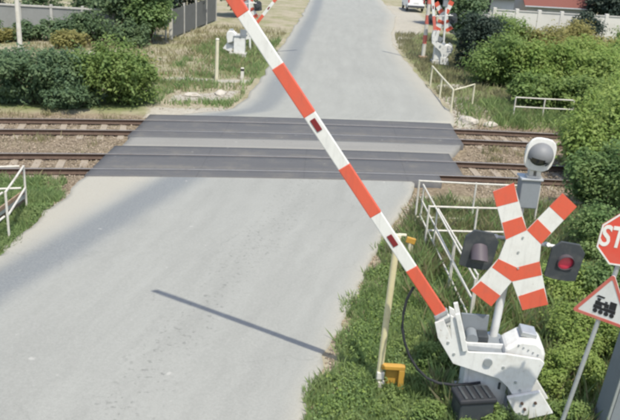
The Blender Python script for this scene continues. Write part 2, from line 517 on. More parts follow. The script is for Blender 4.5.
def strip(name, L, Rr, mat, z=0.0, nv=80, nu=12, ragged=0.0, skirt=0.25, kind='structure', parent=None, zfun=None):
    """A slab between two edge lines with rough edges, a skirt and a UV (u across 0..1, v in metres)."""
    L, Rr = resample(L, nv), resample(Rr, nv)
    if ragged:
        for E in (L, Rr):
            j = rng.normal(0, ragged, nv)
            j = (j + np.roll(j, 1) * 0.6) * 0.7
            E[:, 0] += j
    u = np.linspace(0, 1, nu)
    P = L[:, None, :] * (1 - u)[None, :, None] + Rr[:, None, :] * u[None, :, None]
    Z = np.full(P.shape[:2], z) if zfun is None else zfun(P[..., 0], P[..., 1], u[None, :])
    V = np.concatenate([P, Z[..., None]], -1).reshape(-1, 3)
    id_ = np.arange(nv * nu).reshape(nv, nu)
    F = np.stack([id_[:-1, :-1], id_[:-1, 1:], id_[1:, 1:], id_[1:, :-1]], -1).reshape(-1, 4)
    bound = np.concatenate([id_[0, :], id_[1:, -1], id_[-1, -2::-1], id_[-2:0:-1, 0]])
    low = V[bound].copy(); low[:, 2] -= skirt
    b0 = len(V)
    nb = len(bound)
    bi = np.arange(nb)
    S = np.stack([bound, np.roll(bound, -1), b0 + (bi + 1) % nb, b0 + bi], -1)[:, ::-1]
    uvV = np.concatenate([np.stack(np.meshgrid(u, np.linspace(0, 1, nv) * np.hypot(*np.diff((L + Rr) / 2, axis=0).T).sum()), -1).reshape(-1, 2)])
    uvV = np.concatenate([uvV, uvV[bound]])
    o = array_mesh(name, np.concatenate([V, low]), np.concatenate([F, S]), mat, parent)
    uvl = o.data.uv_layers.new(name='UVMap')
    li = np.concatenate([F, S]).ravel()
    uvl.data.foreach_set('uv', uvV[li].astype(np.float32).ravel())
    if kind: tag(o, kind=kind)
    return o

camber = lambda x, y, u: -0.008 + 0.035 * (1 - (2 * u - 1) ** 2) * np.clip((np.abs(y - 24.0) - 5.0) / 4.0, 0, 1)
# the near road is asphalt inside a dusty shoulder on its left
ASPH_L = [(-10.4, -6), (-9.2, 0), (-8.2, 5), (-7.2, 8.94), (-6.85, 10.28), (-6.2, 12.37), (-5.45, 14.74), (-4.75, 17.2), (-4.15, 19.2), (-3.95, 19.95)]
def set_attr(o, name, val):
    a = o.data.attributes.new(name, 'FLOAT', 'POINT')
    a.data.foreach_set('value', np.asarray(val, np.float32))
def wear(o, left, right, track_line, dl, dr, tw):
    """Dust along both edges and the dark polished wheel track, as vertex attributes of the road."""
    co = np.zeros(len(o.data.vertices) * 3, np.float32)
    o.data.vertices.foreach_get('co', co)
    x, y = co.reshape(-1, 3)[:, 0], co.reshape(-1, 3)[:, 1]
    li = lambda L: np.interp(y, [q[1] for q in L], [q[0] for q in L])
    d1 = np.clip(0.5 - (x - li(left)) / dl, 0, 1)
    d2 = np.clip(0.5 - (li(right) - x) / dr, 0, 1)
    set_attr(o, 'dust', np.maximum(d1, d2))
    set_attr(o, 'track', 1.05 * np.exp(-((x - li(track_line)) / tw) ** 2))
rd = strip('road', NEAR_L, NEAR_R, 'asphalt_near', nv=150, nu=70, ragged=0.06, zfun=camber)
wear(rd, [(x - 0.35, y) for x, y in ASPH_L], [(x - 0.12, y) for x, y in NEAR_R], [(x + 0.42, y) for x, y in ASPH_L], 1.1, 0.6, 0.62)
rd = strip('road', FAR_L, FAR_R, 'asphalt_far', nv=160, nu=50, ragged=0.06, zfun=camber)
wear(rd, [(x + 0.15, y) for x, y in FAR_L], [(x - 0.55, y) for x, y in FAR_R], [(x + 1.0, y) for x, y in FAR_L], 0.7, 1.3, 0.55)

# crossing: dark panels over both tracks, old asphalt between them
def track_edge(xa, xb, c, off, k=30):
    X = np.linspace(xa, xb, k)
    return [(x, float(track_y(x, c, off))) for x in X]
HG = GAUGE / 2 + 0.036
for nm, c, xa, xb in (('far', FAR_C, -6.05, 5.2), ('near', NEAR_C, -6.1, 4.5)):
    for (o0, o1) in ((-1.42 if nm == 'near' else -1.5, -HG - 0.045), (-HG + 0.075, HG - 0.075), (HG + 0.045, 1.66 if nm == 'near' else 1.62)):
        xl, xr = xa + random.uniform(-.06, .06), xb + random.uniform(-.08, .08) - (0.75 if nm == 'near' and o0 < -1 else 0)
        strip('crossing_panel', track_edge(xl, xr, c, o0), track_edge(xl, xr, c, o1), 'crossing_panel', z=0.012, nv=40, nu=5)
strip('road', track_edge(-5.95, 4.55, NEAR_C, 1.666), track_edge(-5.95, 5.05, FAR_C, -1.506), 'asphalt_mid', z=0.006, nv=50, nu=6)

# ------------------------------------------------------------------ railway tracks
def rail_mesh(c, off, x0, x1):
    prof = [(-0.065, -0.165), (0.065, -0.165), (0.06, -0.145), (0.012, -0.125), (0.012, -0.045), (0.036, -0.035), (0.036, -0.003), (0.030, 0.0),
            (-0.030, 0.0), (-0.036, -0.003), (-0.036, -0.035), (-0.012, -0.045), (-0.012, -0.125), (-0.06, -0.145)]
    X = np.unique(np.concatenate([np.linspace(x0, -14, 14), np.linspace(-14, 14, 57), np.linspace(14, x1, 14)]))
    V, F = [], []
    n = len(prof)
    for x in X:
        y = float(track_y(x, c, off))
        for (py, pz) in prof:
            V.append((x, y + py, pz + 0.014))
    for i in range(len(X) - 1):
        for k in range(n):
            a = i * n + k; b = i * n + (k + 1) % n
            F.append((a, a + n, b + n, b))
    o = array_mesh('rail', V, F, 'rail_rust')
    o.data.materials.append(M['rail_head'])
    mi = np.array([(1 if k in (6, 7, 8) else 0) for i in range(len(X) - 1) for k in range(n)], np.int32)
    o.data.polygons.foreach_set('material_index', mi)
    return o
sl = MB()
poly = [(-0.13, -0.21), (0.13, -0.21), (0.105, 0.0), (-0.105, 0.0)]
sl.prism(poly, -1.25, 1.25)
sl_o = sl.build('sleeper', 'sleeper_concrete', bevel=0.012)
sl_me = sl_o.data
bpy.data.objects.remove(sl_o)
for c, lab, xa, xb in ((FAR_C, 'farther railway track with rusty rails on concrete sleepers', -6.3, 5.4),
                       (NEAR_C, 'nearer railway track with rusty rails on concrete sleepers', -6.4, 4.8)):
    t = thing('railway_track', lab, 'railway track', (0, 0, 0), group='tracks of the level crossing')
    for off in (-GAUGE / 2 - 0.036, GAUGE / 2 + 0.036):
        rail_mesh(c, off, -60, 60).parent = t
    clips = MB()
    for x in np.arange(-17.0, 17.0, 0.65):
        if xa < x < xb: continue
        sx = 0.125 - 0.010 * np.clip(x, -12, 12)
        o = bpy.data.objects.new('sleeper', sl_me)
        col.objects.link(o)
        o.parent = t
        o.location = (x + random.uniform(-.03, .03), float(track_y(x, c)), -0.168 + random.uniform(-.012, .006))
        o.rotation_euler = (random.uniform(-.01, .01), 0, math.atan(sx) + random.uniform(-.02, .02))
        for off in (-GAUGE / 2 - 0.036, GAUGE / 2 + 0.036):
            for d in (-0.09, 0.09):
                clips.box((x, float(track_y(x, c, off)) + d, -0.135), (0.12, 0.05, 0.03))
    tag(clips.build('rail_clips', 'rail_rust', t), kind='stuff')

# ballast stones (nobody could count them)
def stones(name, pts, smin, smax, mat):
    base = np.array([(1, 0, 0), (-1, 0, 0), (0, 1, 0), (0, -1, 0), (0, 0, 1), (0, 0, -1)], float)
    tri = np.array([(0, 2, 4), (2, 1, 4), (1, 3, 4), (3, 0, 4), (2, 0, 5), (1, 2, 5), (3, 1, 5), (0, 3, 5)])
    n = len(pts)
    s = rng.uniform(smin, smax, (n, 1, 1)) * rng.uniform(0.55, 1.2, (n, 6, 1))
    a = rng.uniform(0, math.tau, n); ca, sa = np.cos(a), np.sin(a)
    V = base[None] * s
    X = V[..., 0] * ca[:, None] - V[..., 1] * sa[:, None]; Y = V[..., 0] * sa[:, None] + V[..., 1] * ca[:, None]
    z = gh(pts[:, 0], pts[:, 1])
    P = np.stack([X + pts[:, 0:1], Y + pts[:, 1:2], V[..., 2] * 0.7 + z[:, None] + smin * 0.3], -1).reshape(-1, 3)
    F = (tri[None] + (np.arange(n) * 6)[:, None, None]).reshape(-1, 3)
    return tag(array_mesh(name, P, F, mat), kind='stuff')
def stone_mat():
    m, t, p = new_mat('ballast_stone')
    g = nd(t, 'ShaderNodeNewGeometry')
    c = mixc(t, g.outputs['Random Per Island'], (0.125, 0.096, 0.066), (0.31, 0.255, 0.19))
    t.links.new(c, p.inputs['Base Color'])
    p.inputs['Roughness'].default_value = 0.95
stone_mat()
n = 26000
px_ = rng.uniform(-14, 14, n)
py_ = rng.uniform(-2.2, 6.4, n) + track_y(px_, NEAR_C)
keep = (px_ < -6.2) | (px_ > 4.5 + np.where(py_ > 24, 0.7, 0))
stones('ballast_gravel', np.stack([px_[keep], py_[keep]], -1), 0.025, 0.06, 'ballast_stone')
n = 2600
px_ = rng.uniform(-1, 3, n) ; py_ = rng.uniform(8, 20, n)
ex = np.interp(py_, [q[1] for q in NEAR_R], [q[0] for q in NEAR_R])
pts = np.stack([ex + np.abs(rng.normal(0, 0.25, n)), py_], -1)
pl = np.stack([rng.uniform(-6.6, -6.0, 900), rng.uniform(12, 20, 900)], -1)
pf = np.stack([rng.uniform(-6.2, -2.6, 700), rng.uniform(28.0, 32.5, 700)], -1)
pr = np.stack([rng.uniform(5.3, 7.5, 900), rng.uniform(28.3, 36, 900)], -1)
stones('roadside_gravel', np.concatenate([pts[:1500], pl, pf, pr]), 0.012, 0.045, 'ballast_stone')

# ------------------------------------------------------------------ vegetation
def blades(name, pts, hmin, hmax, wd, mat, lean=0.45):
    n = len(pts)
    a = rng.uniform(0, math.tau, n)
    h = rng.uniform(hmin, hmax, n)
    dx, dy = np.cos(a) * wd * rng.uniform(.6, 1.3, n), np.sin(a) * wd * rng.uniform(.6, 1.3, n)
    la = rng.uniform(0, math.tau, n); lr = h * np.abs(rng.normal(0, lean, n))
    z = gh(pts[:, 0], pts[:, 1]) - 0.01
    x, y = pts[:, 0], pts[:, 1]
    V = np.stack([np.stack([x - dx, y - dy, z], -1), np.stack([x + dx, y + dy, z], -1),
                  np.stack([x + dx * .7 + lr * .45 * np.cos(la), y + dy * .7 + lr * .45 * np.sin(la), z + h * .6], -1),
                  np.stack([x + lr * np.cos(la), y + lr * np.sin(la), z + h], -1)], 1).reshape(-1, 3)
    F = np.arange(4 * n).reshape(n, 4)
    return tag(array_mesh(name, V, F, mat), kind='stuff')

def clumped(n, x0, x1, y0, y1, clumps, spread, frac=0.75):
    cx, cy = rng.uniform(x0, x1, clumps), rng.uniform(y0, y1, clumps)
    k = rng.integers(0, clumps, n)
    s = rng.uniform(0.3, 1.3, clumps)[k] * spread
    X = np.where(rng.random(n) < frac, cx[k] + rng.normal(0, 1, n) * s, rng.uniform(x0, x1, n))
    Y = np.where(rng.random(n) < frac, cy[k] + rng.normal(0, 1, n) * s, rng.uniform(y0, y1, n))
    return np.stack([X, Y], -1)

def near_edge(y): return np.interp(y, [q[1] for q in NEAR_R], [q[0] for q in NEAR_R])
def far_r(y): return np.interp(y, [q[1] for q in FAR_R], [q[0] for q in FAR_R])
def far_l(y): return np.interp(y, [q[1] for q in FAR_L], [q[0] for q in FAR_L])

P = clumped(90000, -0.6, 6.5, 6.5, 16.2, 260, 0.28)
edge = near_edge(P[:, 1]) + 0.05 + 0.22 * np.sin(P[:, 1] * 3.1) * np.sin(P[:, 1] * 1.3 + 1)
P = P[(P[:, 0] > edge) & (P[:, 1] > 6) & (P[:, 1] < 16.8)]
blades('verge_grass', P, 0.06, 0.24, 0.010, 'grass_green')
P = clumped(13000, 1.6, 8.5, 14.5, 19.0, 110, 0.25)
P = P[(P[:, 0] > near_edge(P[:, 1]) + 0.2) & (P[:, 1] < track_y(P[:, 0], NEAR_C) - 2.0)]
blades('dry_verge_grass', P, 0.08, 0.34, 0.011, 'grass_dry')
P = clumped(22000, 1.8, 8.5, 14.5, 18.8, 110, 0.25)
P = P[(P[:, 0] > near_edge(P[:, 1]) + 0.3) & (P[:, 1] < track_y(P[:, 0], NEAR_C) - 2.1)]
blades('verge_grass', P, 0.08, 0.30, 0.011, 'grass_green')
P = clumped(34000, -9.5, -6.2, 12.0, 19.4, 130, 0.24)
P = P[(P[:, 0] < -6.22 + 0.1 * np.sin(P[:, 1] * 4) - np.clip(P[:, 1] - 17.8, 0, 3) * 0.35) & (P[:, 1] < 19.6)]
blades('verge_grass', P, 0.06, 0.25, 0.012, 'grass_green')
# beyond the tracks
P = clumped(13000, -16, -2.2, 30.5, 56, 200, 0.6, 0.85)
P = P[(P[:, 0] < far_l(P[:, 1]) - 0.3)]
for poly in ([(-6.2, 29.0), (-3.2, 30.4), (-3.2, 32.9), (-6.2, 31.2)], [(-7.2, 34.0), (-3, 34.0), (-3, 35.3), (-7.2, 35.1)], [(-14.2, 38.6), (-11.6, 38.9), (-11.2, 41.6), (-13.6, 41.0)], [(-8, 26), (-2, 26), (-2, 28.7), (-8, 28.7)]):
    P = P[inside(P[:, 0], P[:, 1], poly, 0.15) < 0.5 + 0.4 * rng.random(len(P))]
blades('field_grass', P, 0.08, 0.34, 0.022, 'grass_dry')
P = clumped(9000, -7, -2.2, 28.5, 50, 90, 0.4, 0.9)
P = P[(P[:, 0] < far_l(P[:, 1]) - 0.25) & (P[:, 1] > 28.9)]
for poly in ([(-6.2, 29.0), (-3.2, 30.4), (-3.2, 32.9), (-6.2, 31.2)], [(-7.2, 34.0), (-3, 34.0), (-3, 35.3), (-7.2, 35.1)]):
    P = P[inside(P[:, 0], P[:, 1], poly, 0.15) < 0.5 + 0.4 * rng.random(len(P))]
blades('verge_grass', P, 0.10, 0.36, 0.022, 'grass_green')
P = clumped(11000, 5.0, 9.5, 29.6, 58, 120, 0.4, 0.9)
P = P[(P[:, 0] > far_r(P[:, 1]) + 0.25) & (P[:, 1] > 29.6) & ((P[:, 1] > 34.5) | (P[:, 0] > 7.3) | (rng.random(len(P)) < 0.3))]
blades('verge_grass', P, 0.10, 0.40, 0.022, 'grass_dry')
P = clumped(9000, 6.0, 12.5, 28.7, 33, 80, 0.35, 0.9)
P = P[(P[:, 1] > track_y(P[:, 0], FAR_C) + 1.7) & ((P[:, 0] > 7.2) | (rng.random(len(P)) < 0.3))]
blades('verge_grass', P, 0.12, 0.45, 0.020, 'grass_green')
# weeds between and beside the rails
P = clumped(9000, -13, 13, 19.4, 30, 110, 0.28, 0.95)
P = P[((P[:, 0] < -6.9) | (P[:, 0] > 5.7)) & (P[:, 1] > track_y(P[:, 0], NEAR_C) - 2.6) & (P[:, 1] < track_y(P[:, 0], FAR_C) + 2.8)]
P = P[(np.abs(P[:, 1] - track_y(P[:, 0], NEAR_C)) > 0.95) & (np.abs(P[:, 1] - track_y(P[:, 0], FAR_C)) > 0.95)]
blades('trackside_weeds', P, 0.06, 0.28, 0.014, 'grass_dry')

def leaf_cloud(pts, nrm, size, aspect=0.55):
    n = len(pts)
    d = nrm + np.array([0.06, -0.15, 0.55]) + rng.normal(0, 0.55, (n, 3)); d /= np.linalg.norm(d, axis=1, keepdims=True) + 1e-9
    t1 = rng.normal(0, 1, (n, 3)); t1 -= (t1 * d).sum(1, keepdims=True) * d; t1 /= np.linalg.norm(t1, axis=1, keepdims=True) + 1e-9
    t2 = np.cross(d, t1)
    s = (size * rng.uniform(0.55, 1.35, n))[:, None]
    fold = d * s * 0.12
    V = np.stack([pts - t1 * s * .5, pts + t2 * s * aspect * .5 + fold, pts + t1 * s * .5, pts - t2 * s * aspect * .5 + fold], 1).reshape(-1, 3)
    return V, np.arange(4 * n).reshape(n, 4)

def crown_points(n, rx, ry, rz, zc, lumps, lump_r, hollow=0.35):
    """Points through a crown made of many uneven leaf clumps."""
    u = rng.normal(0, 1, (lumps, 3)); u /= np.linalg.norm(u, axis=1, keepdims=True)
    rad = rng.uniform(0.30, 1.16, (lumps, 1)) ** 0.65
    C = u * rad * np.array([rx, ry, rz]) + np.array([0, 0, zc])
    C[:, 2] = np.maximum(C[:, 2], lump_r * 0.35)
    lr = lump_r * rng.uniform(0.40, 1.25, lumps)
    k = rng.integers(0, lumps, n)
    v = rng.normal(0, 1, (n, 3)); v /= np.linalg.norm(v, axis=1, keepdims=True)
    r_ = rng.uniform(hollow, 1.06, (n, 1)) * lr[k][:, None]
    r_ *= 1 + rng.uniform(0.1, 0.7, (n, 1)) * (rng.random((n, 1)) < 0.10)
    Pp = C[k] + v * r_ * np.array([1, 1, 0.85])
    ok = Pp[:, 2] > 0.02
    return Pp[ok], v[ok] * 0.8 + np.array([0, 0, 0.45]), C

proto_cache = {}
def plant(name, label, cat, x, y, rx, ry, h, mat, leaf, n, stem='stem', group=None, key=None, rz=None, trunk_h=0.0, lumps=None):
    """Bush or tree: leafy crown of many small leaves on tapered woody stems."""
    root = thing(name, label, cat, (x, y, float(gh(x, y))), random.uniform(0, 6.28) if rz is None else rz, group)
    ch = h - trunk_h
    pts, nr, C = crown_points(n, rx * 0.80, ry * 0.80, ch * 0.40, trunk_h + ch * 0.46, lumps or max(18, int(11 * (rx + ry + ch))), 0.28 * (rx + ry + ch / 2) / 2.2)
    V, F = leaf_cloud(pts, nr, leaf)
    array_mesh('crown' if trunk_h else 'foliage', V, F, mat, root)
    s = MB()
    if trunk_h:
        tr = 0.035 * h
        s.tube([(0, 0, -0.1), (0.03 * h, 0.01 * h, trunk_h * 0.6), (0.02 * h, -0.02 * h, trunk_h + ch * 0.5)], [tr * 1.3, tr, tr * 0.4], 8)
    for q in C[rng.permutation(len(C))[:12]]:
        z0 = trunk_h * random.uniform(0.6, 1.0)
        s.tube([(q[0] * .08, q[1] * .08, z0 - (0.05 if not trunk_h else 0)), (q[0] * .55, q[1] * .55, z0 + (q[2] - z0) * .6), tuple(q)], [0.022 * (1 + h * .2), 0.014 * (1 + h * .2), 0.006], 5)
    s.build('trunk' if trunk_h else stem, 'bark', root)
    return root

# bushes left of the far road, just beyond the tracks
plant('bush', 'dark green bush beyond the tracks beside the white pole', 'bush', -10.7, 28.1, 2.4, 1.6, 2.35, 'leaf_dark', 0.15, 17000, group='bushes beyond the tracks')
plant('bush', 'broad green bush beyond the tracks nearest the far road', 'bush', -7.8, 28.8, 1.9, 1.4, 2.5, 'leaf_mid', 0.15, 14000, group='bushes beyond the tracks')
plant('bush', 'dark bush beyond the tracks at the left end of the row', 'bush', -14.2, 27.2, 2.0, 1.4, 2.0, 'leaf_dark', 0.16, 9000, group='bushes beyond the tracks')
plant('bush', 'low dark bush filling the gap between the two larger bushes', 'bush', -9.0, 27.6, 1.3, 0.9, 1.1, 'leaf_dark', 0.13, 6000, group='bushes beyond the tracks')
plant('bush', 'yellowish shrub in the dry grass behind the green bushes', 'bush', -9.3, 33.2, 2.2, 1.6, 1.2, 'leaf_dry', 0.16, 6500, group='bushes beyond the tracks')
# trees and scrub far left
plant('tree', 'dark leafy tree at the end of the grey concrete wall', 'tree', -11.8, 47.2, 2.2, 2.0, 4.6, 'leaf_dark', 0.24, 9000, trunk_h=0.6, group='trees on the far left')
plant('tree', 'green leafy tree beside the far mesh fence', 'tree', -10.2, 45.8, 1.4, 1.5, 4.4, 'leaf_green', 0.24, 8000, trunk_h=0.5, group='trees on the far left')
plant('tree', 'dark tree standing behind the far metal fence', 'tree', -10.6, 56.0, 2.2, 2.2, 5.5, 'leaf_black_green', 0.28, 7000, trunk_h=0.8, group='trees on the far left')
plant('tree', 'dark tree by the roadside beyond the far metal fence', 'tree', -6.9, 63.5, 2.0, 2.0, 5.0, 'leaf_dark', 0.30, 6000, trunk_h=0.8, group='trees on the far left')
for i, (x, y, rx, h, mt, lb) in enumerate([
    (-18.2, 42.2, 1.2, 0.8, 'leaf_dry', 'low dry shrub just left of the white pole'),
    (-13.9, 41.9, 1.2, 0.9, 'leaf_dry', 'low dry shrub near the pale debris heap'),
    (-19.5, 43.5, 1.7, 1.3, 'leaf_dark', 'grey green scrub before the concrete wall left of the white pole'),
    (-17.0, 43.8, 1.4, 1.1, 'leaf_dark', 'low scrub before the concrete wall right behind the white pole'),
    (-15.0, 44.4, 1.5, 1.5, 'leaf_dark', 'scrub before the middle of the concrete wall'),
    (-13.2, 44.2, 1.5, 1.9, 'leaf_dark', 'taller dark scrub before the right end of the concrete wall'),
    (-21.5, 49.0, 1.8, 3.0, 'leaf_black_green', 'dark bush rising behind the left end of the concrete wall'),
    (-17.8, 49.0, 1.8, 2.8, 'leaf_dark', 'dark bush rising behind the middle of the concrete wall'),
    (-14.8, 49.0, 1.6, 3.2, 'leaf_dark', 'green bush rising behind the right end of the concrete wall'),
    (-10.8, 43.6, 1.2, 1.5, 'leaf_dark', 'small dark bush under the far left trees')]):
    plant('scrub_bush', lb, 'bush', x, y, rx, 1.1, h, mt, 0.2, 4200, group='scrub along the concrete wall')

# hedge mass right of the far road
hedge = [
    (8.75, 42.2, 1.2, 1.6, 3.6, 'leaf_black_green', 'tall dark shrub beside the far barrier cabinet'),
    (8.9, 38.0, 1.5, 1.6, 2.8, 'leaf_mid', 'green bush behind the corner of the far railing'),
    (10.4, 43.6, 1.9, 1.6, 3.2, 'leaf_mid', 'tall green bush at the back of the hedge'),
    (13.6, 39.8, 2.0, 1.7, 2.6, 'leaf_bright', 'bright bush between the straw coloured one and the yellow green one'),
    (9.3, 32.6, 1.4, 1.1, 1.5, 'leaf_mid', 'green bush behind the left end of the low far railing'),
    (11.3, 32.2, 1.5, 1.1, 1.6, 'leaf_mid', 'green bush behind the right end of the low far railing'),
    (11.2, 37.6, 2.1, 1.8, 2.5, 'leaf_bright', 'broad green bush in the middle of the hedge'),
    (12.6, 43.0, 2.0, 1.8, 2.7, 'leaf_dry', 'straw coloured bush at the back of the hedge'),
    (14.0, 36.5, 2.0, 1.8, 2.2, 'leaf_bright', 'bright yellow green bush at the right of the hedge'),
    (13.6, 32.6, 1.7, 1.5, 2.0, 'leaf_bright', 'bright green bush right of the low far railing'),
    (16.4, 40.5, 2.1, 1.8, 2.4, 'leaf_bright', 'yellow green bush at the far right below the white wall'),
    (16.6, 34.0, 1.9, 1.8, 2.4, 'leaf_bright', 'large bright bush at the right edge of the hedge'),
    (12.6, 30.0, 1.7, 1.3, 2.3, 'leaf_bright', 'green bush spreading towards the far track'),
    (15.4, 29.6, 1.8, 1.5, 2.4, 'leaf_mid', 'tall green bush beside the far track at the right'),
    (15.5, 45.5, 2.4, 1.7, 2.7, 'leaf_dry', 'dry olive bush under the white garden wall'),
    (19.0, 46.0, 2.4, 1.7, 2.8, 'leaf_mid', 'green bush under the right end of the white garden wall'),
]
for x, y, rx, ry, h, mt, lb in hedge:
    plant('bush', lb, 'bush', x, y, rx, ry, h, mt, 0.17, int(3600 * rx * (0.6 + h * 0.45)), group='bushes of the hedge right of the far road')
plant('bush', 'dark round evergreen bush before the right end of the white wall', 'bush', 18.0, 52.8, 1.3, 1.2, 3.0, 'leaf_black_green', 0.22, 6000)
# bushes on the near side at the right
near_b = [
    (8.0, 19.0, 1.3, 1.3, 2.1, 'leaf_green', 'large green bush hiding the rails behind the warning lamps', 0.11, 15000),
    (9.0, 22.9, 1.8, 1.5, 2.7, 'leaf_bright', 'bright green bush growing over the rails at the right', 0.13, 15000),
    (10.9, 27.0, 1.6, 1.4, 2.4, 'leaf_bright', 'green bush between the two tracks at the right edge', 0.14, 12000),
    (7.0, 15.6, 1.2, 1.1, 1.35, 'leaf_green', 'green bush right of the white lamp', 0.09, 13000),
    (6.35, 13.3, 1.0, 1.0, 1.2, 'leaf_green', 'bush behind the stop sign', 0.08, 12000),
    (5.1, 13.6, 0.8, 0.8, 0.75, 'leaf_bright', 'low bright bush behind the right red lamp', 0.07, 8000),
    (4.9, 11.4, 0.85, 0.8, 1.0, 'leaf_bright', 'bright weedy bush behind the triangular sign', 0.06, 10000),
    (4.1, 10.3, 0.62, 0.6, 0.8, 'leaf_bright', 'yellowish weedy bush beside the white counterweight', 0.05, 8000),
    (3.85, 9.25, 0.42, 0.42, 0.5, 'leaf_mid', 'small dark bush between counterweight and grey cabinet', 0.05, 5000),
    (5.6, 10.6, 0.9, 0.8, 1.2, 'leaf_mid', 'leafy bush behind the grey cabinet', 0.065, 8000),
    (2.15, 10.6, 0.42, 0.4, 0.45, 'leaf_mid', 'low weedy bush left of the barrier machine', 0.05, 4200),
    (1.95, 9.0, 0.38, 0.36, 0.42, 'leaf_mid', 'low weedy bush left of the dark plastic box', 0.05, 4000),
    (2.72, 8.92, 0.30, 0.25, 0.55, 'leaf_mid', 'leafy weeds climbing the front of the barrier machine', 0.045, 3600),
    (2.28, 8.72, 0.34, 0.22, 0.40, 'leaf_mid', 'weeds in front of the dark plastic box', 0.045, 3200),
    (2.98, 8.9, 0.36, 0.28, 0.42, 'leaf_dark', 'low dark weeds under the white counterweight', 0.045, 4000),
]
for x, y, rx, ry, h, mt, lb, lf, n in near_b:
    plant('bush', lb, 'bush', x, y, rx, ry, h, mt, lf, n, group='bushes beside the near barrier')

# taller loose grass among the railings and round the signal mast
P = clumped(9000, 1.9, 5.4, 9.0, 15.6, 75, 0.17, 0.97)
P = P[(P[:, 0] > near_edge(P[:, 1]) + 0.7)]
blades('tall_grass', P[:5200], 0.22, 0.62, 0.009, 'grass_green', 0.35)
blades('tall_grass', P[5200:], 0.22, 0.55, 0.008, 'grass_dry', 0.35)
P = clumped(2200, 2.0, 3.4, 8.55, 9.0, 14, 0.12, 0.97)
blades('tall_grass', P, 0.15, 0.42, 0.009, 'grass_green', 0.4)
P = clumped(5000, 2.6, 8.0, 15.5, 18.9, 60, 0.18, 0.97)
P = P[P[:, 1] < track_y(P[:, 0], NEAR_C) - 2.2]
blades('tall_grass', P[::2], 0.2, 0.5, 0.011, 'grass_green', 0.4)
blades('tall_grass', P[1::2], 0.2, 0.5, 0.011, 'grass_dry', 0.4)

# low clover and weeds carpeting the verges
def carpet(name, P, h, size, mat):
    n_ = len(P)
    z = gh(P[:, 0], P[:, 1]) + h * rng.random(n_) ** 1.2 * (0.55 + 0.45 * np.sin(P[:, 0] * 4.3 + 1) * np.sin(P[:, 1] * 3.7))
    V, F = leaf_cloud(np.stack([P[:, 0], P[:, 1], z], -1), np.tile([0, 0, 0.8], (n_, 1)), size, 0.7)
    tag(array_mesh(name, V, F, mat), kind='stuff')
P = clumped(95000, -0.6, 6.2, 6.5, 16.0, 300, 0.25, 0.7)
edge = near_edge(P[:, 1]) + 0.10 + 0.2 * np.sin(P[:, 1] * 3.1) * np.sin(P[:, 1] * 1.3 + 1) + np.abs(rng.normal(0, 0.10, len(P)))
P = P[(P[:, 0] > edge) & (P[:, 1] < 16)]
carpet('clover', P[:58000], 0.20, 0.042, 'grass_green')
carpet('clover', P[58000:], 0.24, 0.046, 'leaf_bright')
P = clumped(22000, -9.0, -6.2, 12.5, 19.2, 110, 0.25, 0.7)
P = P[(P[:, 0] < -6.25 - np.clip(P[:, 1] - 17.8, 0, 3) * 0.35)]
carpet('clover', P, 0.18, 0.05, 'grass_green')

# broad leaved weeds in the near verge
wp, wn = [], []
for i in range(170):
    y = rng.uniform(7.5, 15.0); x = near_edge(y) + 0.35 + rng.random() * 4.6
    r_ = rng.uniform(0.08, 0.26)
    k = int(260 * r_ / 0.2)
    v = rng.normal(0, 1, (k, 3)); v /= np.linalg.norm(v, axis=1, keepdims=True); v[:, 2] = np.abs(v[:, 2])
    wp.append(np.array([x, y, float(gh(x, y))]) + v * r_ * rng.uniform(0.3, 1.0, (k, 1)) * np.array([1, 1, 0.9])); wn.append(v)
V, F = leaf_cloud(np.concatenate(wp), np.concatenate(wn), 0.05)
tag(array_mesh('ground_weeds', V, F, 'leaf_mid'), kind='stuff')

# ------------------------------------------------------------------ near barrier gate
def band_slab(mb, p, d, s0, s1, half, t):
    """Piece of the boom from distance s0 to s1 along d, half-height half, thickness t along y."""
    nrm = Vector((d.z, 0, -d.x))
    a, b = p + d * s0, p + d * s1
    mb.prism([((a + nrm * half).x, (a + nrm * half).z), ((b + nrm * half).x, (b + nrm * half).z),
              ((b - nrm * half).x, (b - nrm * half).z), ((a - nrm * half).x, (a - nrm * half).z)], p.y - t / 2, p.y + t / 2)
    return mb

def rot_poly(poly, piv, ang):
    c, s = math.cos(ang), math.sin(ang)
    return [(piv[0] + (x - piv[0]) * c - (z - piv[1]) * s, piv[1] + (x - piv[0]) * s + (z - piv[1]) * c) for x, z in poly]

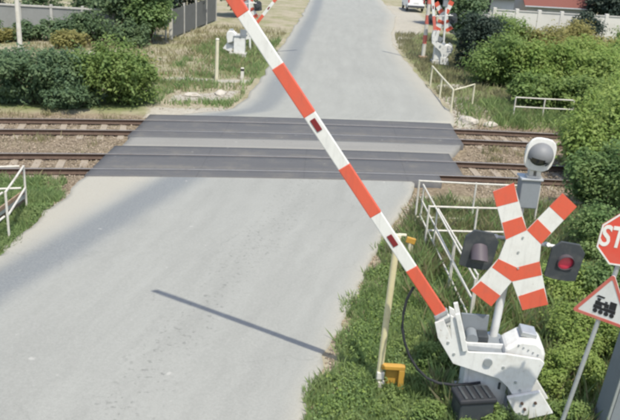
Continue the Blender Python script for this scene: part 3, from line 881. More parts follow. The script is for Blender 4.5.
def build_gate(label, loc, rz, extra=0.0, length=6.15, red='red_band', group='barrier gates of the crossing'):
    """Half barrier: cabinet, pivoting double arm with counterweight, striped boom. extra = further raise of the boom (radians)."""
    t = thing('barrier_gate', label, 'barrier', loc, rz, group)
    piv = (-0.12, 0.98)
    def rp(poly): return rot_poly(poly, piv, -extra)
    # concrete footing and cabinet
    MB().box((0.0, 0.13, 0.03), (0.95, 0.75, 0.22)).build('footing', 'concrete', t, bevel=0.02)
    cb = MB().box((-0.08, 0.12, 0.58), (0.62, 0.46, 0.90)).build('cabinet', 'white_paint', t, bevel=0.02)
    MB().box((-0.08, -0.118, 0.52), (0.50, 0.012, 0.62)).build('door', 'white_paint', cb, bevel=0.004)
    MB().box((0.12, -0.135, 0.52), (0.03, 0.024, 0.10)).build('handle', 'lamp_black', cb)
    MB().box((-0.08, 0.12, 1.045), (0.70, 0.54, 0.035)).build('cabinet_lid', 'cabinet_grey', t, bevel=0.012)
    # drive drum on the right of the cabinet with its cover
    dm = MB()
    dm.prism(rp([(0.08, 0.78), (0.60, 0.60), (0.665, 0.96), (0.665, 1.12), (0.62, 1.24), (0.52, 1.31), (0.30, 1.31), (0.10, 1.16)]), -0.20, 0.24)
    dr = dm.build('drive_cover', 'white_paint', t, bevel=0.045)
    for a in range(5):
        (qx, qz), = rp([(0.28 + a * .07, 1.24 - a * .03)])
        MB().cyl((qx, -0.195, qz), (qx, -0.212, qz), 0.012, n=8).build('bolt', 'grey_steel', dr)
    MB().prism(rp([(0.30, 1.33), (0.53, 1.30), (0.53, 1.37), (0.32, 1.40)]), -0.10, 0.16).build('vent_cap', 'galvanised', dr, bevel=0.01)
    # side arms: cranked plates from boom clamp to counterweight
    plate = [(-0.915, 1.50), (-0.848, 1.274), (-0.593, 0.893), (0.062, 0.727), (0.207, 0.606), (0.330, 0.43), (0.52, 0.50), (0.55, 0.66), (0.645, 1.05), (0.58, 1.10),
             (0.10, 1.13), (-0.40, 1.10), (-0.475, 1.16), (-0.640, 1.60), (-0.72, 1.64), (-0.66, 1.28), (-0.80, 1.56)]
    for y0 in (-0.29, -0.03):
        a = MB().prism(rp(plate), y0, y0 + 0.03).build('side_arm', 'white_paint', t, bevel=0.004)
        for q in [(-0.70, 1.22), (-0.60, 1.05), (0.10, 0.92), (0.30, 0.70), (0.38, 0.58)]:
            (qx, qz), = rp([q])
            MB().cyl((qx, y0 - 0.012, qz), (qx, y0 + 0.04, qz), 0.020, n=8).build('bolt', 'galvanised', a)
    (qx, qz), = rp([piv])
    MB().cyl((qx, -0.32, qz), (qx, 0.36, qz), 0.06, n=20).build('pivot_shaft', 'grey_steel', t, smooth=True)
    # open jaw left of the cabinet with grey inner plates
    for y0 in (-0.335, 0.005):
        MB().prism(rp([(-0.66, 1.68), (-0.60, 1.70), (-0.42, 1.14), (-0.49, 1.12)]), y0, y0 + 0.04).build('jaw', 'white_paint', t, bevel=0.006)
    MB().prism(rp([(-0.50, 1.42), (-0.10, 1.43), (-0.10, 1.08), (-0.42, 1.08)]), 0.24, 0.27).build('back_plate', 'cabinet_grey', t, bevel=0.004)
    MB().cyl((-0.33, 0.00, 1.14), (-0.33, 0.22, 1.14), 0.085, n=18).build('gear_wheel', 'cabinet_grey', t, smooth=True)
    MB().box((-0.18, 0.12, 1.13), (0.16, 0.20, 0.14)).build('motor_box', 'lamp_black', t, bevel=0.015)
    # counterweight
    cw = MB()
    cw.prism(rp([(0.204, 0.476), (0.640, 0.630), (0.871, 0.306), (0.420, 0.115)]), -0.36, -0.30)
    cwo = cw.build('counterweight', 'white_paint', t, bevel=0.008)
    MB().prism(rp([(0.204, 0.476), (0.640, 0.630), (0.871, 0.306), (0.420, 0.115)]), 0.0, 0.06).build('counterweight', 'white_paint', t, bevel=0.008)
    for q in [(0.42, 0.42), (0.47, 0.33), (0.60, 0.45)]:
        (qx, qz), = rp([q])
        MB().cyl((qx, -0.355, qz), (qx, -0.385, qz), 0.022, n=8).build('bolt', 'rail_rust', cwo)
    # boom
    ang = math.atan2(0.801, 0.599) + extra
    d = Vector((-math.cos(ang), 0, math.sin(ang)))
    (px0, pz0), = rp([(-0.672, 1.37)])
    p = Vector((px0, -0.145, pz0))
    MB_b = band_slab(MB(), p, d, 0.05, length, 0.084, 0.055)
    boom = MB_b.build('boom', 'white_band', t, bevel=0.012)
    for s0, s1 in ((0.255, 1.072), (1.98, 2.779), (3.592, 4.341), (5.10, min(length - 0.02, 5.95))):
        band_slab(MB(), p, d, s0, s1, 0.0870, 0.062).build('red_stripe', red, boom, bevel=0.012)
    for s in (1.555, 3.44):
        band_slab(MB(), p, d, s - 0.09, s + 0.09, 0.038, 0.076).build('reflector', 'dark_reflector', boom, bevel=0.004)
    band_slab(MB(), p, d, length - 0.012, length + 0.03, 0.082, 0.053).build('end_cap', 'lamp_black', boom)
    # clamp straps holding the boom
    st_ = MB()
    for s in (0.13, 0.24):
        band_slab(st_, p, d, s, s + 0.05, 0.098, 0.10)
    st_.build('boom_clamp', 'galvanised', t, bevel=0.004)
    return t

GATE = (2.75, 9.45, 0.0)
gate = build_gate('barrier with red and white boom half raised over the near road', GATE, R(-5))
far_gate = copy_tree(gate)
far_gate.location = (-4.55, 42.6, 0.0)
far_gate.rotation_euler = (0, 0, math.pi)
tag(far_gate, 'small distant barrier with white arm left of the far road', 'barrier')
build_gate('distant barrier with nearly upright boom right of the far road', (7.0, 44.0, 0.0), 0.0, extra=R(26), red='faded_red')

# black cable loop from the boom to the machine
pts = [(1.50, 1.93), (1.43, 1.72), (1.405, 1.5), (1.41, 1.28), (1.46, 1.08), (1.55, 0.86), (1.68, 0.66), (1.84, 0.50), (2.02, 0.43), (2.25, 0.44), (2.45, 0.50), (2.60, 0.55)]
hose = MB().tube([(x, 9.33 + 0.03 * math.sin(i), z) for i, (x, z) in enumerate(pts)], 0.020, 8).build('cable_loop', 'rubber', smooth=True)
hose.parent = gate
hose.location = (-GATE[0], -GATE[1], 0)

# dark plastic battery box in the weeds before the machine
bx = thing('battery_box', 'dark plastic box in the weeds below the barrier machine', 'box', (2.44, 9.02, 0.02), 0.2)
bx.scale = (1.15, 1.1, 1.6)
MB().box((0, 0, 0.15), (0.44, 0.30, 0.30)).build('case', 'lamp_black', bx, bevel=0.025)
MB().box((0, 0, 0.315), (0.48, 0.34, 0.05)).build('lid', 'rubber', bx, bevel=0.02)
for k in range(4):
    MB().box((-0.15 + k * 0.10, 0, 0.345), (0.035, 0.28, 0.02)).build('lid_rib', 'lamp_black', bx, bevel=0.006)

# ------------------------------------------------------------------ crossing signal with St Andrew's cross
def octagon(cx, cz, rx, rz, ph=math.pi / 8):
    return [(cx + rx * math.cos(ph + k * math.pi / 4), cz + rz * math.sin(ph + k * math.pi / 4)) for k in range(8)]

def build_signal(label, loc, rz, group='crossing signals'):
    t = thing('crossing_signal', label, 'crossing signal', loc, rz, group)
    # mast leans a little
    m_at = lambda z: (z - 0.0) * 0.045 - 0.045
    MB().cyl((m_at(-.1), 0, -0.1), (m_at(3.25), 0, 3.25), 0.062, 0.055, 18).build('mast', 'white_paint', t, smooth=True)
    fl = MB().cyl((m_at(0.98), 0, 0.98), (m_at(1.02), 0, 1.06), 0.115, n=16)
    fl.build('mast_collar', 'galvanised', t, smooth=True)
    # cross boards (x, z) relative to the mast foot
    cx, cz = 0.131, 2.492
    # one X shaped plate; the red bands are sheets laid proud of it on both faces
    cfr = Matrix.Translation((cx, -0.21, cz))
    plate_x = [(-0.498, 0.85), (-0.235, 0.987), (0.038, 0.329), (0.434, 0.882), (0.652, 0.707), (0.263, 0.135), (0.284, -0.122), (0.51, -0.773), (0.162, -0.886), (-0.05, -0.452), (-0.286, -0.856), (-0.609, -0.623), (-0.288, -0.12), (-0.225, 0.162)]
    bands = [[(-0.498, 0.85), (-0.235, 0.987), (-0.143, 0.734), (-0.42, 0.636)], [(-0.314, 0.415), (-0.06, 0.521), (0.038, 0.329), (-0.227, 0.172)], [(0.434, 0.882), (0.652, 0.707), (0.514, 0.504), (0.29, 0.683)], [(0.158, 0.496), (0.374, 0.311), (0.263, 0.135), (0.038, 0.329)], [(-0.288, -0.12), (-0.019, -0.232), (0.284, -0.122), (0.347, -0.327), (-0.05, -0.452), (-0.359, -0.254)], [(-0.486, -0.471), (-0.18, -0.68), (-0.286, -0.856), (-0.609, -0.623)], [(0.07, -0.673), (0.408, -0.521), (0.51, -0.773), (0.162, -0.886)]]
    cross = MB().prism(plate_x, -0.009, 0.009, cfr).build('cross_board', 'white_band', t, bevel=0.003)
    for q in bands:
        cc = Vector((sum(p_[0] for p_ in q) / len(q), sum(p_[1] for p_ in q) / len(q)))
        MB().prism(q, -0.0115, 0.0115, cfr).build('red_band', 'red_band', cross, bevel=0.002)
    for q in ((0.0, 0.22), (0.0, -0.24), (-0.03, 0.0)):
        MB().cyl((cx + q[0], -0.224, cz + q[1]), (cx + q[0], -0.232, cz + q[1]), 0.016, n=10).build('bolt', 'galvanised', cross)
    br = MB()
    br.box((m_at(2.7), -0.12, 2.72), (0.05, 0.18, 0.05)).box((m_at(2.2), -0.12, 2.25), (0.05, 0.18, 0.05))
    br.build('cross_bracket', 'galvanised', t)
    # grey control box at the back of the cross
    bo = MB().box((0.155, -0.02, 3.30), (0.26, 0.22, 0.40)).build('control_box', 'cabinet_grey', t, bevel=0.015)
    MB().box((0.155, -0.02, 3.515), (0.30, 0.27, 0.03)).build('box_lid', 'galvanised', bo, bevel=0.008)
    # neck and white flashing lamp
    nk = MB()
    nk.cyl((0.18, 0, 3.50), (0.20, 0, 3.74), 0.035, n=12)
    nk.box((0.145, -0.03, 3.58), (0.05, 0.12, 0.12)).box((0.24, -0.05, 3.58), (0.06, 0.10, 0.14)).box((0.19, -0.04, 3.54), (0.20, 0.14, 0.03))
    nk.cyl((0.28, -0.06, 3.64), (0.28, 0.04, 3.64), 0.035, n=10)
    nk.build('lamp_neck', 'old_white', t, bevel=0.006)
    def lamp(cx_, cz_, back_poly, mats, hood_r, hood_l, tilt=0.0, yb=-0.16, pitch=0.0):
        fr = Matrix.Translation((cx_, yb, cz_)) @ Matrix.Rotation(tilt, 4, 'Y')
        u = MB().prism(back_poly, -0.02, 0.02, fr).build('signal_lamp', mats[0], t, bevel=0.008)
        MB().prism(octagon(0, 0, hood_r * 1.05, hood_r * 1.05), 0.021, 0.20, fr).build('housing', mats[1], u, bevel=0.02)
        h = MB()
        hf = fr @ Matrix.Rotation(pitch, 4, 'X')
        n_ = 24
        # hood: a sleeve cut slanting so that the upper side is long
        rings = []
        for rr in (hood_r, hood_r * 0.93):
            fr_, bk_ = [], []
            for k in range(n_):
                aa = k * math.tau / n_
                ln = hood_l * (0.30 + 0.70 * (0.5 + 0.5 * math.sin(aa)) ** 0.8)
                fr_.append(h.bm.verts.new(hf @ Vector((rr * math.cos(aa), -0.02 - ln, rr * math.sin(aa)))))
                bk_.append(h.bm.verts.new(hf @ Vector((rr * math.cos(aa), 0.03, rr * math.sin(aa)))))
            rings.append((fr_, bk_))
        (fo, bo_), (fi, bi_) = rings
        for k in range(n_):
            j = (k + 1) % n_
            for q in ((fo[k], fo[j], bo_[j], bo_[k]), (fi[k], bi_[k], bi_[j], fi[j]), (fo[k], fi[k], fi[j], fo[j])):
                h.bm.faces.new(q)
        h.build('hood', mats[2], u, smooth=True)
        ln_ = MB()
        ln_.cyl((0, -0.021, 0), (0, -0.034, 0), hood_r * 0.92, hood_r * 0.70, 24)
        lo_ = ln_.build('lens', mats[3], u, smooth=True)
        lo_.data.transform(fr)
        return u
    # white lamp: pale rounded plate with a domed grey hood open below
    def domed_lamp(cx_, cz_, rr, yb):
        fr = Matrix.Translation((cx_, yb, cz_)) @ Matrix.Rotation(0.12, 4, 'Y')
        pl = []
        for k in range(24):
            a_ = k * math.tau / 24
            q = (abs(math.cos(a_)) ** 3.2 + abs(math.sin(a_)) ** 3.2) ** (-1 / 3.2)
            pl.append((0.198 * q * math.cos(a_), 0.228 * q * math.sin(a_)))
        u = MB().prism(pl, -0.02, 0.02, fr).build('signal_lamp', 'white_band', t, bevel=0.01, smooth=True)
        MB().prism(octagon(0, 0, rr, rr), 0.021, 0.20, fr).build('housing', 'old_white', u, bevel=0.02)
        h = MB()
        bmesh.ops.create_uvsphere(h.bm, u_segments=32, v_segments=20, radius=rr)
        cut = Vector((-0.22, -0.50, -0.84)).normalized()
        dead = [f for f in h.bm.faces if f.calc_center_median().normalized().dot(cut) > 0.62 or f.calc_center_median().y > 0.02]
        bmesh.ops.delete(h.bm, geom=dead, context='FACES')
        bmesh.ops.solidify(h.bm, geom=h.bm.faces[:], thickness=0.006)
        h.bm.transform(fr @ Matrix.Translation((0, -0.02, 0)) @ Matrix.Diagonal((1, 1.05, 1, 1)))
        h.build('hood', 'hood_grey', u, smooth=True)
        lo_ = MB().cyl((0, -0.021, 0), (0, -0.034, 0), rr * 0.90, rr * 0.70, 24).build('lens', 'dark_glass', u, smooth=True)
        lo_.data.transform(fr)
    domed_lamp(0.215, 3.86, 0.168, -0.10)
    sq = [(-0.225, -0.26), (-0.10, -0.285), (0.10, -0.285), (0.225, -0.26), (0.235, 0.17), (0.13, 0.285), (-0.13, 0.285), (-0.235, 0.17)]
    lamp(-0.42, 2.455, sq, ('lamp_black', 'lamp_black', 'hood_dark', 'unlit_lens'), 0.118, 0.23, 0.12, -0.14, R(34))
    lamp(0.79, 2.36, sq, ('lamp_black', 'lamp_black', 'hood_dark', 'red_lens'), 0.118, 0.075, 0.12, -0.14, R(4))
    ar = MB()
    ar.tube([(-0.36, 0.0, 2.62), (0.07, 0.0, 2.60)], 0.026).tube([(0.07, 0.0, 2.58), (0.66, 0.0, 2.52)], 0.026)
    ar.tube([(-0.20, -0.10, 2.66), (-0.20, 0.03, 2.61)], 0.03).tube([(0.54, -0.10, 2.58), (0.54, 0.03, 2.54)], 0.03)
    ar.build('lamp_bracket', 'white_paint', t, smooth=True)
    return t

signal = build_signal('signal mast with red and white cross, white lamp on top and two dark lamps', (2.80, 9.80, 0.0), 0.0)
s2 = copy_tree(signal)
s2.location, s2.rotation_euler = (7.25, 44.9, 0), (0, 0, math.pi)
tag(s2, 'distant white signal mast seen from behind right of the far road')
s3 = copy_tree(signal)
s3.location, s3.rotation_euler = (-4.2, 45.4, 0), (0, 0, math.pi)
tag(s3, 'distant white signal mast seen from behind left of the far road')

# ------------------------------------------------------------------ stop sign and train warning sign on one post
sg = thing('road_sign', 'leaning post with red octagonal stop sign above a train warning triangle', 'road sign', (3.125, 7.85, 0.0))
lean = lambda z: 0.128 * z
MB().cyl((lean(-.1), 0, -0.1), (lean(3.72), 0, 3.72), 0.026, n=12).build('post', 'galvanised', sg, smooth=True)
ob = Matrix.Translation((lean(3.42) - 0.01, -0.045, 3.44)) @ Matrix.Rotation(R(4), 4, 'Y') @ Matrix.Rotation(R(-4), 4, 'Z')
oc = lambda r_: octagon(0, 0, r_, r_)
stop = MB().prism(oc(0.345), -0.004, 0.008, ob).build('stop_plate', 'sign_red', sg, bevel=0.002)
MB().ring(oc(0.345), oc(0.325), -0.0075, -0.0045, ob).build('border', 'white_band', stop)
def text_part(txt, size, frame, mat, parent, name='lettering', sx=1.0):
    cu = bpy.data.curves.new(name, 'FONT')
    cu.body, cu.size, cu.align_x, cu.align_y = txt, size, 'CENTER', 'CENTER'
    cu.offset, cu.extrude, cu.resolution_u = size * 0.022, 0.0012, 4
    tmp = bpy.data.objects.new('tmp', cu)
    col.objects.link(tmp)
    dg = bpy.context.evaluated_depsgraph_get()
    me = bpy.data.meshes.new_from_object(tmp.evaluated_get(dg))
    bpy.data.objects.remove(tmp)
    me.transform(frame @ Matrix.Rotation(R(90), 4, 'X') @ Matrix.Diagonal((sx, 1, 1, 1)))
    me.materials.clear(); me.materials.append(M[mat])
    o = bpy.data.objects.new(name, me)
    col.objects.link(o)
    o.parent = parent
    return o
text_part('STOP', 0.345, ob @ Matrix.Translation((0, -0.0065, 0)), 'white_band', stop, sx=0.74)
cl = MB().box((lean(3.44), -0.012, 3.52), (0.08, 0.07, 0.03)).box((lean(3.44) - 0.02, -0.012, 3.34), (0.08, 0.07, 0.03))
cl.build('clamp', 'galvanised', sg)
tb = Matrix.Translation((lean(2.62) - 0.005, -0.05, 2.625)) @ Matrix.Rotation(R(-35), 4, 'Z') @ Matrix.Rotation(R(3), 4, 'Y')
def tri(s, rnd=0.0):
    return [(-s / 2, -s * 0.2887), (s / 2, -s * 0.2887), (0, s * 0.5774)]
def tri_round(s, r_):
    out = []
    for (x, z), a0 in zip(tri(s - r_ * 3.46), (150, 270, 30)):
        for k in range(5):
            a = R(a0 + k * 30)
            out.append((x + r_ * math.cos(a), z + r_ * math.sin(a)))
    return out
tp = MB().prism(tri_round(0.70, 0.025), -0.004, 0.008, tb).build('triangle_plate', 'white_band', sg, bevel=0.002)
MB().ring(tri_round(0.70, 0.025), tri_round(0.575, 0.012), -0.0078, -0.0045, tb).build('border', 'faded_red', tp)
lm = MB()
lm.prism([(-0.125, -0.075), (0.125, -0.075), (0.125, -0.035), (-0.125, -0.035)], -0.008, -0.0045, tb)
lm.prism([(-0.115, -0.031), (0.04, -0.031), (0.04, 0.022), (-0.115, 0.022)], -0.008, -0.0045, tb)
lm.prism([(0.045, -0.031), (0.12, -0.031), (0.12, 0.065), (0.045, 0.065)], -0.008, -0.0045, tb)
lm.prism([(-0.095, 0.026), (-0.065, 0.026), (-0.058, 0.060), (-0.102, 0.060)], -0.008, -0.0045, tb)
lm.prism([(-0.01, 0.026), (0.02, 0.026), (0.02, 0.045), (-0.01, 0.045)], -0.008, -0.0045, tb)
lm.prism([(-0.12, 0.072), (-0.03, 0.072), (-0.02, 0.092), (-0.10, 0.095)], -0.008, -0.0045, tb)
for k in range(4):
    c_ = -0.095 + k * 0.063
    lm.prism([(c_ + 0.027 * math.cos(q * math.tau / 12), -0.103 + 0.027 * math.sin(q * math.tau / 12)) for q in range(12)], -0.008, -0.0045, tb)
lm.build('locomotive_symbol', 'black_print', tp)
MB().box((lean(2.62), -0.015, 2.60), (0.08, 0.07, 0.03)).build('clamp', 'galvanised', sg)

# grey relay cabinet in the corner
rc = thing('relay_cabinet', 'tall grey metal cabinet beside the sign post', 'cabinet', (4.18, 8.75, 0.0), R(-6))
rc.rotation_euler = (0, R(4.5), R(-6))
MB().box((0.45, 0.25, 0.06), (1.0, 0.6, 0.2)).build('plinth', 'concrete', rc, bevel=0.02)
MB().box((0.45, 0.25, 1.05), (0.9, 0.5, 1.78)).build('case', 'cabinet_grey', rc, bevel=0.015)
MB().box((0.45, 0.25, 1.965), (0.98, 0.58, 0.05)).build('roof', 'galvanised', rc, bevel=0.012)
for s in (0, 1):
    d_ = MB().box((0.245 + s * 0.43, -0.008, 1.05), (0.40, 0.016, 1.66)).build('door', 'cabinet_grey', rc, bevel=0.006)
    MB().box((0.40 + s * 0.12, -0.03, 1.05), (0.02, 0.03, 0.14)).build('handle', 'lamp_black', d_)
MB().box((0.018, -0.006, 1.05), (0.036, 0.03, 1.74)).build('corner_trim', 'galvanised', rc, bevel=0.004)

# ------------------------------------------------------------------ yellow and cream posts by the near verge
sp = thing('height_post', 'tall cream post with yellow bracket at its foot beside the near road', 'post', (1.20, 9.95, 0.0))
MB().tube([(0, 0, -0.1), (0.028, 0, 1.0), (0.07, 0, 2.46)], 0.050, 10).build('pole', 'yellowed_paint', sp, smooth=True)
yb = MB()
yb.box((0.20, -0.04, 0.36), (0.36, 0.10, 0.07)).box((0.335, -0.04, 0.15), (0.09, 0.10, 0.36)).box((0.20, 0.02, 0.17), (0.20, 0.03, 0.30))
yb.build('bracket', 'yellow_paint', sp, bevel=0.012)
MB().box((0.02, -0.045, 0.20), (0.11, 0.06, 0.12)).box((0.04, -0.045, 0.05), (0.10, 0.08, 0.10)).build('foot_clamp', 'old_white', sp, bevel=0.01)
MB().box((0.075, 0, 2.48), (0.09, 0.07, 0.05)).box((0.135, 0, 2.50), (0.12, 0.05, 0.03)).build('top_fork', 'cream_paint', sp, bevel=0.008)

mk = thing('marker_post', 'short yellow marker post at the corner of the near railing', 'marker post', (2.16, 14.9, -0.03))
MB().cyl((0, 0, -0.05), (0.02, 0, 0.42), 0.035, n=10).cyl((0.09, 0.02, -0.05), (0.07, 0, 0.40), 0.022, n=8).build('stake', 'cream_paint', mk, smooth=True)
MB().box((0.03, 0, 0.47), (0.20, 0.07, 0.13), Matrix.Rotation(R(14), 3, 'Y')).build('marker_plate', 'yellow_paint', mk, bevel=0.012)

# ------------------------------------------------------------------ railings
def rail_run(parent, a, b, posts, heights, r=0.022, top=1.0, mat='old_white', post_names='post'):
    a, b = Vector((*a, 0)), Vector((*b, 0))
    for h in heights:
        MB().tube([(a.x, a.y, h), ((a.x + b.x) / 2, (a.y + b.y) / 2, h - 0.006), (b.x, b.y, h)], r, 8).build('rail', mat, parent, smooth=True)
    for f in posts:
        p = a.lerp(b, f)
        MB().cyl((p.x, p.y, -0.15), (p.x, p.y, top + 0.004), r * 1.12, n=8).build('post', mat, parent, smooth=True)

r1 = thing('railing', 'white pipe railing along the near track beside the road', 'railing', (0, 0, 0))
rail_run(r1, (2.62, 17.48), (5.6, 17.60), (0, 0.47, 1.0), (0.985, 0.05))
r2 = thing('railing', 'white pipe railing in the middle row behind the left lamp', 'railing', (0, 0, 0))
rail_run(r2, (2.62, 15.62), (4.6, 15.82), (0, 0.55, 1.0), (0.985, 0.42))
r3 = thing('railing', 'slanting white railing running from the track towards the barrier machine', 'railing', (0, 0, 0))
rail_run(r3, (2.68, 17.2), (2.94, 11.9), (0.02, 0.34, 0.67, 1.0), (0.985, 0.60, 0.22), 0.018)
r4 = thing('railing', 'second slanting white railing beside the middle row', 'railing', (0, 0, 0))
rail_run(r4, (2.80, 15.5), (3.02, 12.1), (0.5, 1.0), (0.985, 0.45), 0.018)
r5 = thing('railing', 'white pipe railing around brown planks at the left edge', 'railing', (0, 0, 0))
rail_run(r5, (-6.78, 16.78), (-6.45, 14.9), (0, 1.0), (0.99, 0.45), 0.024)
rail_run(r5, (-6.50, 14.86), (-6.62, 12.6), (1.0,), (0.99, 0.45), 0.024)
rail_run(r5, (-6.86, 16.74), (-8.6, 16.2), (1.0,), (0.99, 0.45), 0.024)
for k in range(3):
    MB().box((-7.00 + k * 0.05, 15.85 - k * 0.02, 0.06 + k * 0.13), (0.04, 2.3, 0.10), Matrix.Rotation(R(-6 + k * 1.5), 3, 'Z')).build('plank', 'brown_wood' if k != 1 else 'old_white', r5, bevel=0.006)
for k in range(5):
    MB().box((-7.45 - 0.26 * k, 15.3, -0.02 + 0.012 * (k % 2)), (0.24, 2.2, 0.05), Matrix.Rotation(R(-4), 3, 'Z')).build('plank', 'brown_wood', r5, bevel=0.006)
r6 = thing('railing', 'low white railing before the hedge beyond the far track', 'railing', (0, 0, 0))
rail_run(r6, (8.05, 30.25), (10.45, 30.35), (0, 0.5, 1.0), (0.80, 0.42), 0.026, 0.8)
r7 = thing('railing', 'cream railing along the right edge of the far road', 'railing', (0, 0, 0))
rail_run(r7, (5.56, 30.6), (5.50, 36.6), (0, 0.5, 1.0), (0.90,), 0.035, 0.9, 'cream_paint')
rail_run(r7, (5.62, 30.66), (6.75, 32.3), (1.0,), (0.88,), 0.032, 0.88, 'cream_paint')

# ------------------------------------------------------------------ posts beyond the tracks
pw = thing('pole', 'tall slim white pole behind the dark left bush', 'pole', (-15.45, 39.0, 0))
MB().cyl((0, 0, -0.2), (0, 0, 6.2), 0.125, 0.10, 16).build('shaft', 'old_white', pw, smooth=True)
MB().cyl((0, 0, -0.05), (0, 0, 0.25), 0.19, 0.17, 16).build('base', 'concrete', pw, smooth=True)
p2 = thing('height_post', 'cream post standing in the dry grass left of the far road', 'post', (-4.72, 34.9, 0))
MB().cyl((0, 0, -0.1), (0.02, 0, 1.78), 0.085, 0.08, 10).build('pole', 'cream_paint', p2, smooth=True)
MB().cyl((0.02, 0, 1.78), (0.02, 0, 1.84), 0.095, 0.06, 10).build('cap', 'old_white', p2, smooth=True)
p3 = thing('guide_post', 'short white guide post beside the left edge of the far road', 'guide post', (-3.56, 35.3, 0))
MB().box((0, 0, 0.22), (0.15, 0.12, 0.56)).build('body', 'old_white', p3, bevel=0.02)
MB().box((0, -0.002, 0.40), (0.154, 0.128, 0.10)).build('dark_band', 'black_print', p3)
p4 = thing('height_post', 'tall white striped post right of the far road', 'post', (6.22, 45.6, 0))
MB().cyl((0, 0, -0.1), (0.05, 0, 4.1), 0.12, 0.11, 12).build('pole', 'old_white', p4, smooth=True)
for k in range(3):
    MB().cyl((0.008 + k * .013, 0, 0.85 + k * 1.15), (0.014 + k * .013, 0, 1.35 + k * 1.15), 0.124, n=12).build('red_stripe', 'faded_red', p4, smooth=True)
MB().box((0, 0, 0.02), (0.5, 0.4, 0.2)).build('foot', 'brown_wood', p4, bevel=0.03)
for x, y, s, lb in [(-4.1, 31.7, .34, 'pale kerb stone nearest the far road on the left'), (-5.2, 30.9, .30, 'pale stone on the sandy patch left of the far road'),
                    (6.05, 29.3, .40, 'pale stone beside the far track at the foot of the cream railing'), (6.9, 29.0, .28, 'small pale stone beside the far track')]:
    b = MB()
    bmesh.ops.create_icosphere(b.bm, subdivisions=2, radius=s, matrix=Matrix.Translation((0, 0, 0.02)) @ Matrix.Diagonal((1.2, 0.8, 0.45, 1)))
    for v in b.bm.verts: v.co += Vector((random.uniform(-.05, .05), random.uniform(-.05, .05), random.uniform(-.04, .04))) * s * 2
    o = b.build('stone', 'stone', loc=(x, y, float(gh(x, y))), rot=(0, 0, random.uniform(0, 3)))
    tag(o, lb, 'stone', 'stones beside the crossing')

# ------------------------------------------------------------------ walls, fences, house, van
wl = thing('wall', 'long grey concrete wall behind the scrub on the far left', 'wall', (-26.0, 46.6, 0.0), R(2))
for k in range(7):
    MB().box((0.95 + k * 1.9, 0, 0.70), (1.78, 0.10, 1.55)).build('wall_panel', 'grey_wall', wl, bevel=0.01)
for k in range(8):
    MB().box((k * 1.9, 0, 0.80), (0.16, 0.18, 1.80)).build('wall_post', 'concrete', wl, bevel=0.01)
MB().box((6.65, 0, 1.545), (13.3, 0.20, 0.10)).build('coping', 'concrete', wl, bevel=0.01)

mf = thing('fence', 'grey sheet metal fence receding along the left of the far road', 'fence', (-9.3, 47.5, 0.0))
A, B = Vector((0, 0)), Vector((1.15, 12.0))
for k in range(4):
    a, b = A.lerp(B, k / 4), A.lerp(B, (k + 1) / 4)
    ang = math.atan2(b.y - a.y, b.x - a.x); L_ = (b - a).length
    s = MB()
    n_ = 24
    pr_ = [(-L_ / 2 + 0.04 + i * (L_ - 0.08) / n_, 0.02 * (1 if i % 2 else -1)) for i in range(n_ + 1)]
    va = [[s.bm.verts.new((x, y, z)) for x, y in pr_] for z in (0.05, 1.75)]
    for i in range(n_): s.bm.faces.new((va[0][i], va[0][i + 1], va[1][i + 1], va[1][i]))
    bmesh.ops.solidify(s.bm, geom=s.bm.faces[:], thickness=0.006)
    s.build('sheet_panel', 'grey_wall', mf, loc=((a.x + b.x) / 2, (a.y + b.y) / 2, 0), rot=(0, 0, ang))
for k in range(5):
    a = A.lerp(B, k / 4)
    MB().box((a.x, a.y, 0.93), (0.20 if k == 0 else 0.10, 0.16, 2.0)).build('post', 'old_white' if k == 0 else 'concrete', mf, bevel=0.01)
mg = thing('fence', 'pale wire mesh fence beside the dark tree on the far left', 'fence', (-11.6, 47.2, 0.0))
for z in (0.15, 0.85, 1.55):
    MB().tube([(0, 0, z), (2.0, 0.2, z)], 0.03, 6).build('rail', 'galvanised', mg)
for k in range(4):
    MB().cyl((k * 0.667, k * 0.067, -0.1), (k * 0.667, k * 0.067, 1.7), 0.05, n=8).build('post', 'galvanised', mg)
ms = MB()
for k in range(40):
    ms.tube([(k * 0.05, k * 0.005, 0.1), (k * 0.05, k * 0.005, 1.6)], 0.008, 4)
tag(ms.build('wire_mesh', 'galvanised', mg), kind='stuff')

gw = thing('wall', 'long white garden wall behind the hedge', 'wall', (12.2, 55.0, 0.0), R(1.0))
for k in range(8):
    MB().box((0.8 + k * 1.6, 0, 1.12), (1.59, 0.18, 2.4)).build('wall_panel', 'white_wall', gw, bevel=0.012)
for k in range(9):
    MB().box((k * 1.6, 0, 1.22), (0.24, 0.28, 2.55)).build('pillar', 'white_wall', gw, bevel=0.015)
for k in range(8):
    MB().box((0.8 + k * 1.6, 0, 2.35), (1.36, 0.26, 0.07)).build('coping', 'concrete', gw, bevel=0.01)

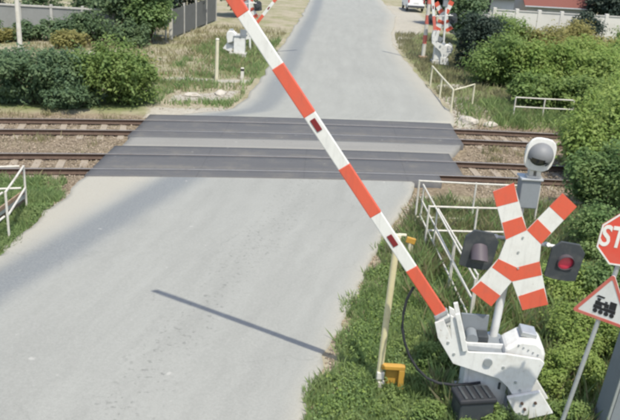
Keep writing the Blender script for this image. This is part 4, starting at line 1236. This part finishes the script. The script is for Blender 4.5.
def house(label, loc, rz, w_, d_, h_, rise, wins, group=None, wallmat='white_wall', roofmat='roof_red'):
    t = thing('house', label, 'house', loc, rz, group)
    wall = MB()
    wall.prism([(-w_ / 2, -0.2), (w_ / 2, -0.2), (w_ / 2, h_), (-w_ / 2, h_)], -d_ / 2, d_ / 2)
    wo = wall.build('wall', wallmat, t)
    g_ = MB()
    f = Matrix.Rotation(R(90), 4, 'Z')
    for s in (-1, 1):
        MB().prism([(-d_ / 2, h_ + 0.001), (d_ / 2, h_ + 0.001), (0, h_ + rise)], s * (w_ / 2 - 0.12) - 0.1, s * (w_ / 2 - 0.12) + 0.1, f).build('gable', wallmat, t)
    ov = 0.45
    sl_ = math.atan2(rise, d_ / 2)
    ln = math.hypot(rise, d_ / 2) + ov
    ro = None
    for s in (-1, 1):
        c_ = (0, s * (d_ / 2 + ov * math.cos(sl_)) / 2, h_ + rise - (ln / 2) * math.sin(sl_) + 0.08)
        rm = Matrix.Rotation(-s * sl_, 3, 'X')
        sh = MB()
        rows = 18
        for k in range(rows):                       # courses of overlapping tiles
            v = Vector((0, s * (-ln / 2 + (k + 0.5) * ln / rows), 0.018 * 0 + 0.015))
            q = rm @ v
            sh.box((c_[0] + q.x, c_[1] + q.y, c_[2] + q.z), (w_ + 0.7, ln / rows * 1.08, 0.05), Matrix.Rotation(-s * (sl_ - R(3.5)), 3, 'X'))
        ro = sh.build('roof', roofmat, t)
    g_.box((0, 0, h_ + rise + 0.12), (w_ + 0.75, 0.26, 0.12)).build('ridge', roofmat, t, bevel=0.02)
    MB().box((0, -d_ / 2 - ov + 0.02, h_ - 0.22 * rise / 2 - 0.02), (w_ + 0.7, 0.12, 0.10)).build('gutter', 'galvanised', t, bevel=0.02)
    MB().box((w_ * 0.25, 0.8, h_ + rise + 0.2), (0.5, 0.5, 1.2)).build('chimney', 'concrete', t, bevel=0.02)
    for (x, z, ww, hh) in wins:
        fr = MB().ring([(x - ww / 2 - .07, z - .07), (x + ww / 2 + .07, z - .07), (x + ww / 2 + .07, z + hh + .07), (x - ww / 2 - .07, z + hh + .07)],
                       [(x - ww / 2, z), (x + ww / 2, z), (x + ww / 2, z + hh), (x - ww / 2, z + hh)], -d_ / 2 - 0.05, -d_ / 2 - 0.002).build('window', 'old_white', t)
        MB().box((x, -d_ / 2 - 0.012, z + hh / 2), (ww, 0.018, hh)).build('pane', 'dark_glass', fr)
        MB().box((x, -d_ / 2 - 0.03, z + hh / 2), (0.05, 0.03, hh)).build('mullion', 'old_white', fr)
    return t
house('low white house with red tiled roof behind the garden wall', (18.2, 63.5, 0), R(3), 4.6, 5.0, 2.55, 1.7, [(-1.2, 0.9, 0.9, 1.1), (1.1, 0.9, 0.9, 1.1)])
house('white house at the left end of the garden wall', (12.9, 60.5, 0), R(-2), 3.0, 4.5, 3.2, 1.6, [(-0.6, 1.9, 0.7, 0.9)])
plant('tree', 'dark tree behind the white garden wall at the right', 'tree', 22.2, 60.5, 2.2, 2.0, 5.5, 'leaf_black_green', 0.30, 6000, trunk_h=0.8)
plant('tree', 'dark tree between the two houses', 'tree', 15.6, 66.5, 1.6, 1.6, 5.0, 'leaf_dark', 0.30, 5000, trunk_h=0.8)
plant('tree', 'dark roadside tree beside the parked van', 'tree', 10.3, 66.5, 1.6, 1.6, 5.0, 'leaf_black_green', 0.30, 6000, trunk_h=0.8)
plant('tree', 'dark tree beyond the far right signal mast', 'tree', 10.0, 54.0, 1.6, 1.5, 4.2, 'leaf_dark', 0.26, 6000, trunk_h=0.6)

vn = thing('parked_van', 'white van parked at the far right roadside', 'van', (9.3, 80.0, 0.0), R(2))
side = [(-2.3, 0.35), (2.2, 0.35), (2.3, 0.8), (2.1, 1.1), (1.3, 1.25), (0.75, 1.95), (-2.15, 2.0), (-2.3, 1.75)]
fr_ = Matrix.Rotation(R(90), 4, 'Z')
body = MB().prism(side, -0.85, 0.85, fr_).build('body', 'car_white', vn, bevel=0.07)
MB().box((0, -2.31, 0.50), (1.70, 0.12, 0.22)).build('bumper', 'lamp_black', vn, bevel=0.03)
MB().box((0, -2.285, 1.52), (1.38, 0.03, 0.52)).build('rear_window', 'dark_glass', vn, bevel=0.01)
MB().box((0, -2.312, 0.86), (0.52, 0.02, 0.12)).build('number_plate', 'white_band', vn, bevel=0.004)
for s in (-1, 1):
    MB().box((s * 0.76, -2.30, 1.05), (0.13, 0.05, 0.36)).build('tail_lamp', 'tail_red', vn, bevel=0.01)
    MB().box((s * 0.853, 1.0, 1.52), (0.012, 0.75, 0.40)).build('side_window', 'dark_glass', vn)
    for y in (-1.45, 1.45):
        wh = MB().cyl((s * 0.68, y, 0.33), (s * 0.87, y, 0.33), 0.33, n=20).build('wheel', 'rubber', vn, bevel=0.03)
        MB().cyl((s * 0.86, y, 0.33), (s * 0.88, y, 0.33), 0.19, n=14).build('rim', 'galvanised', wh)
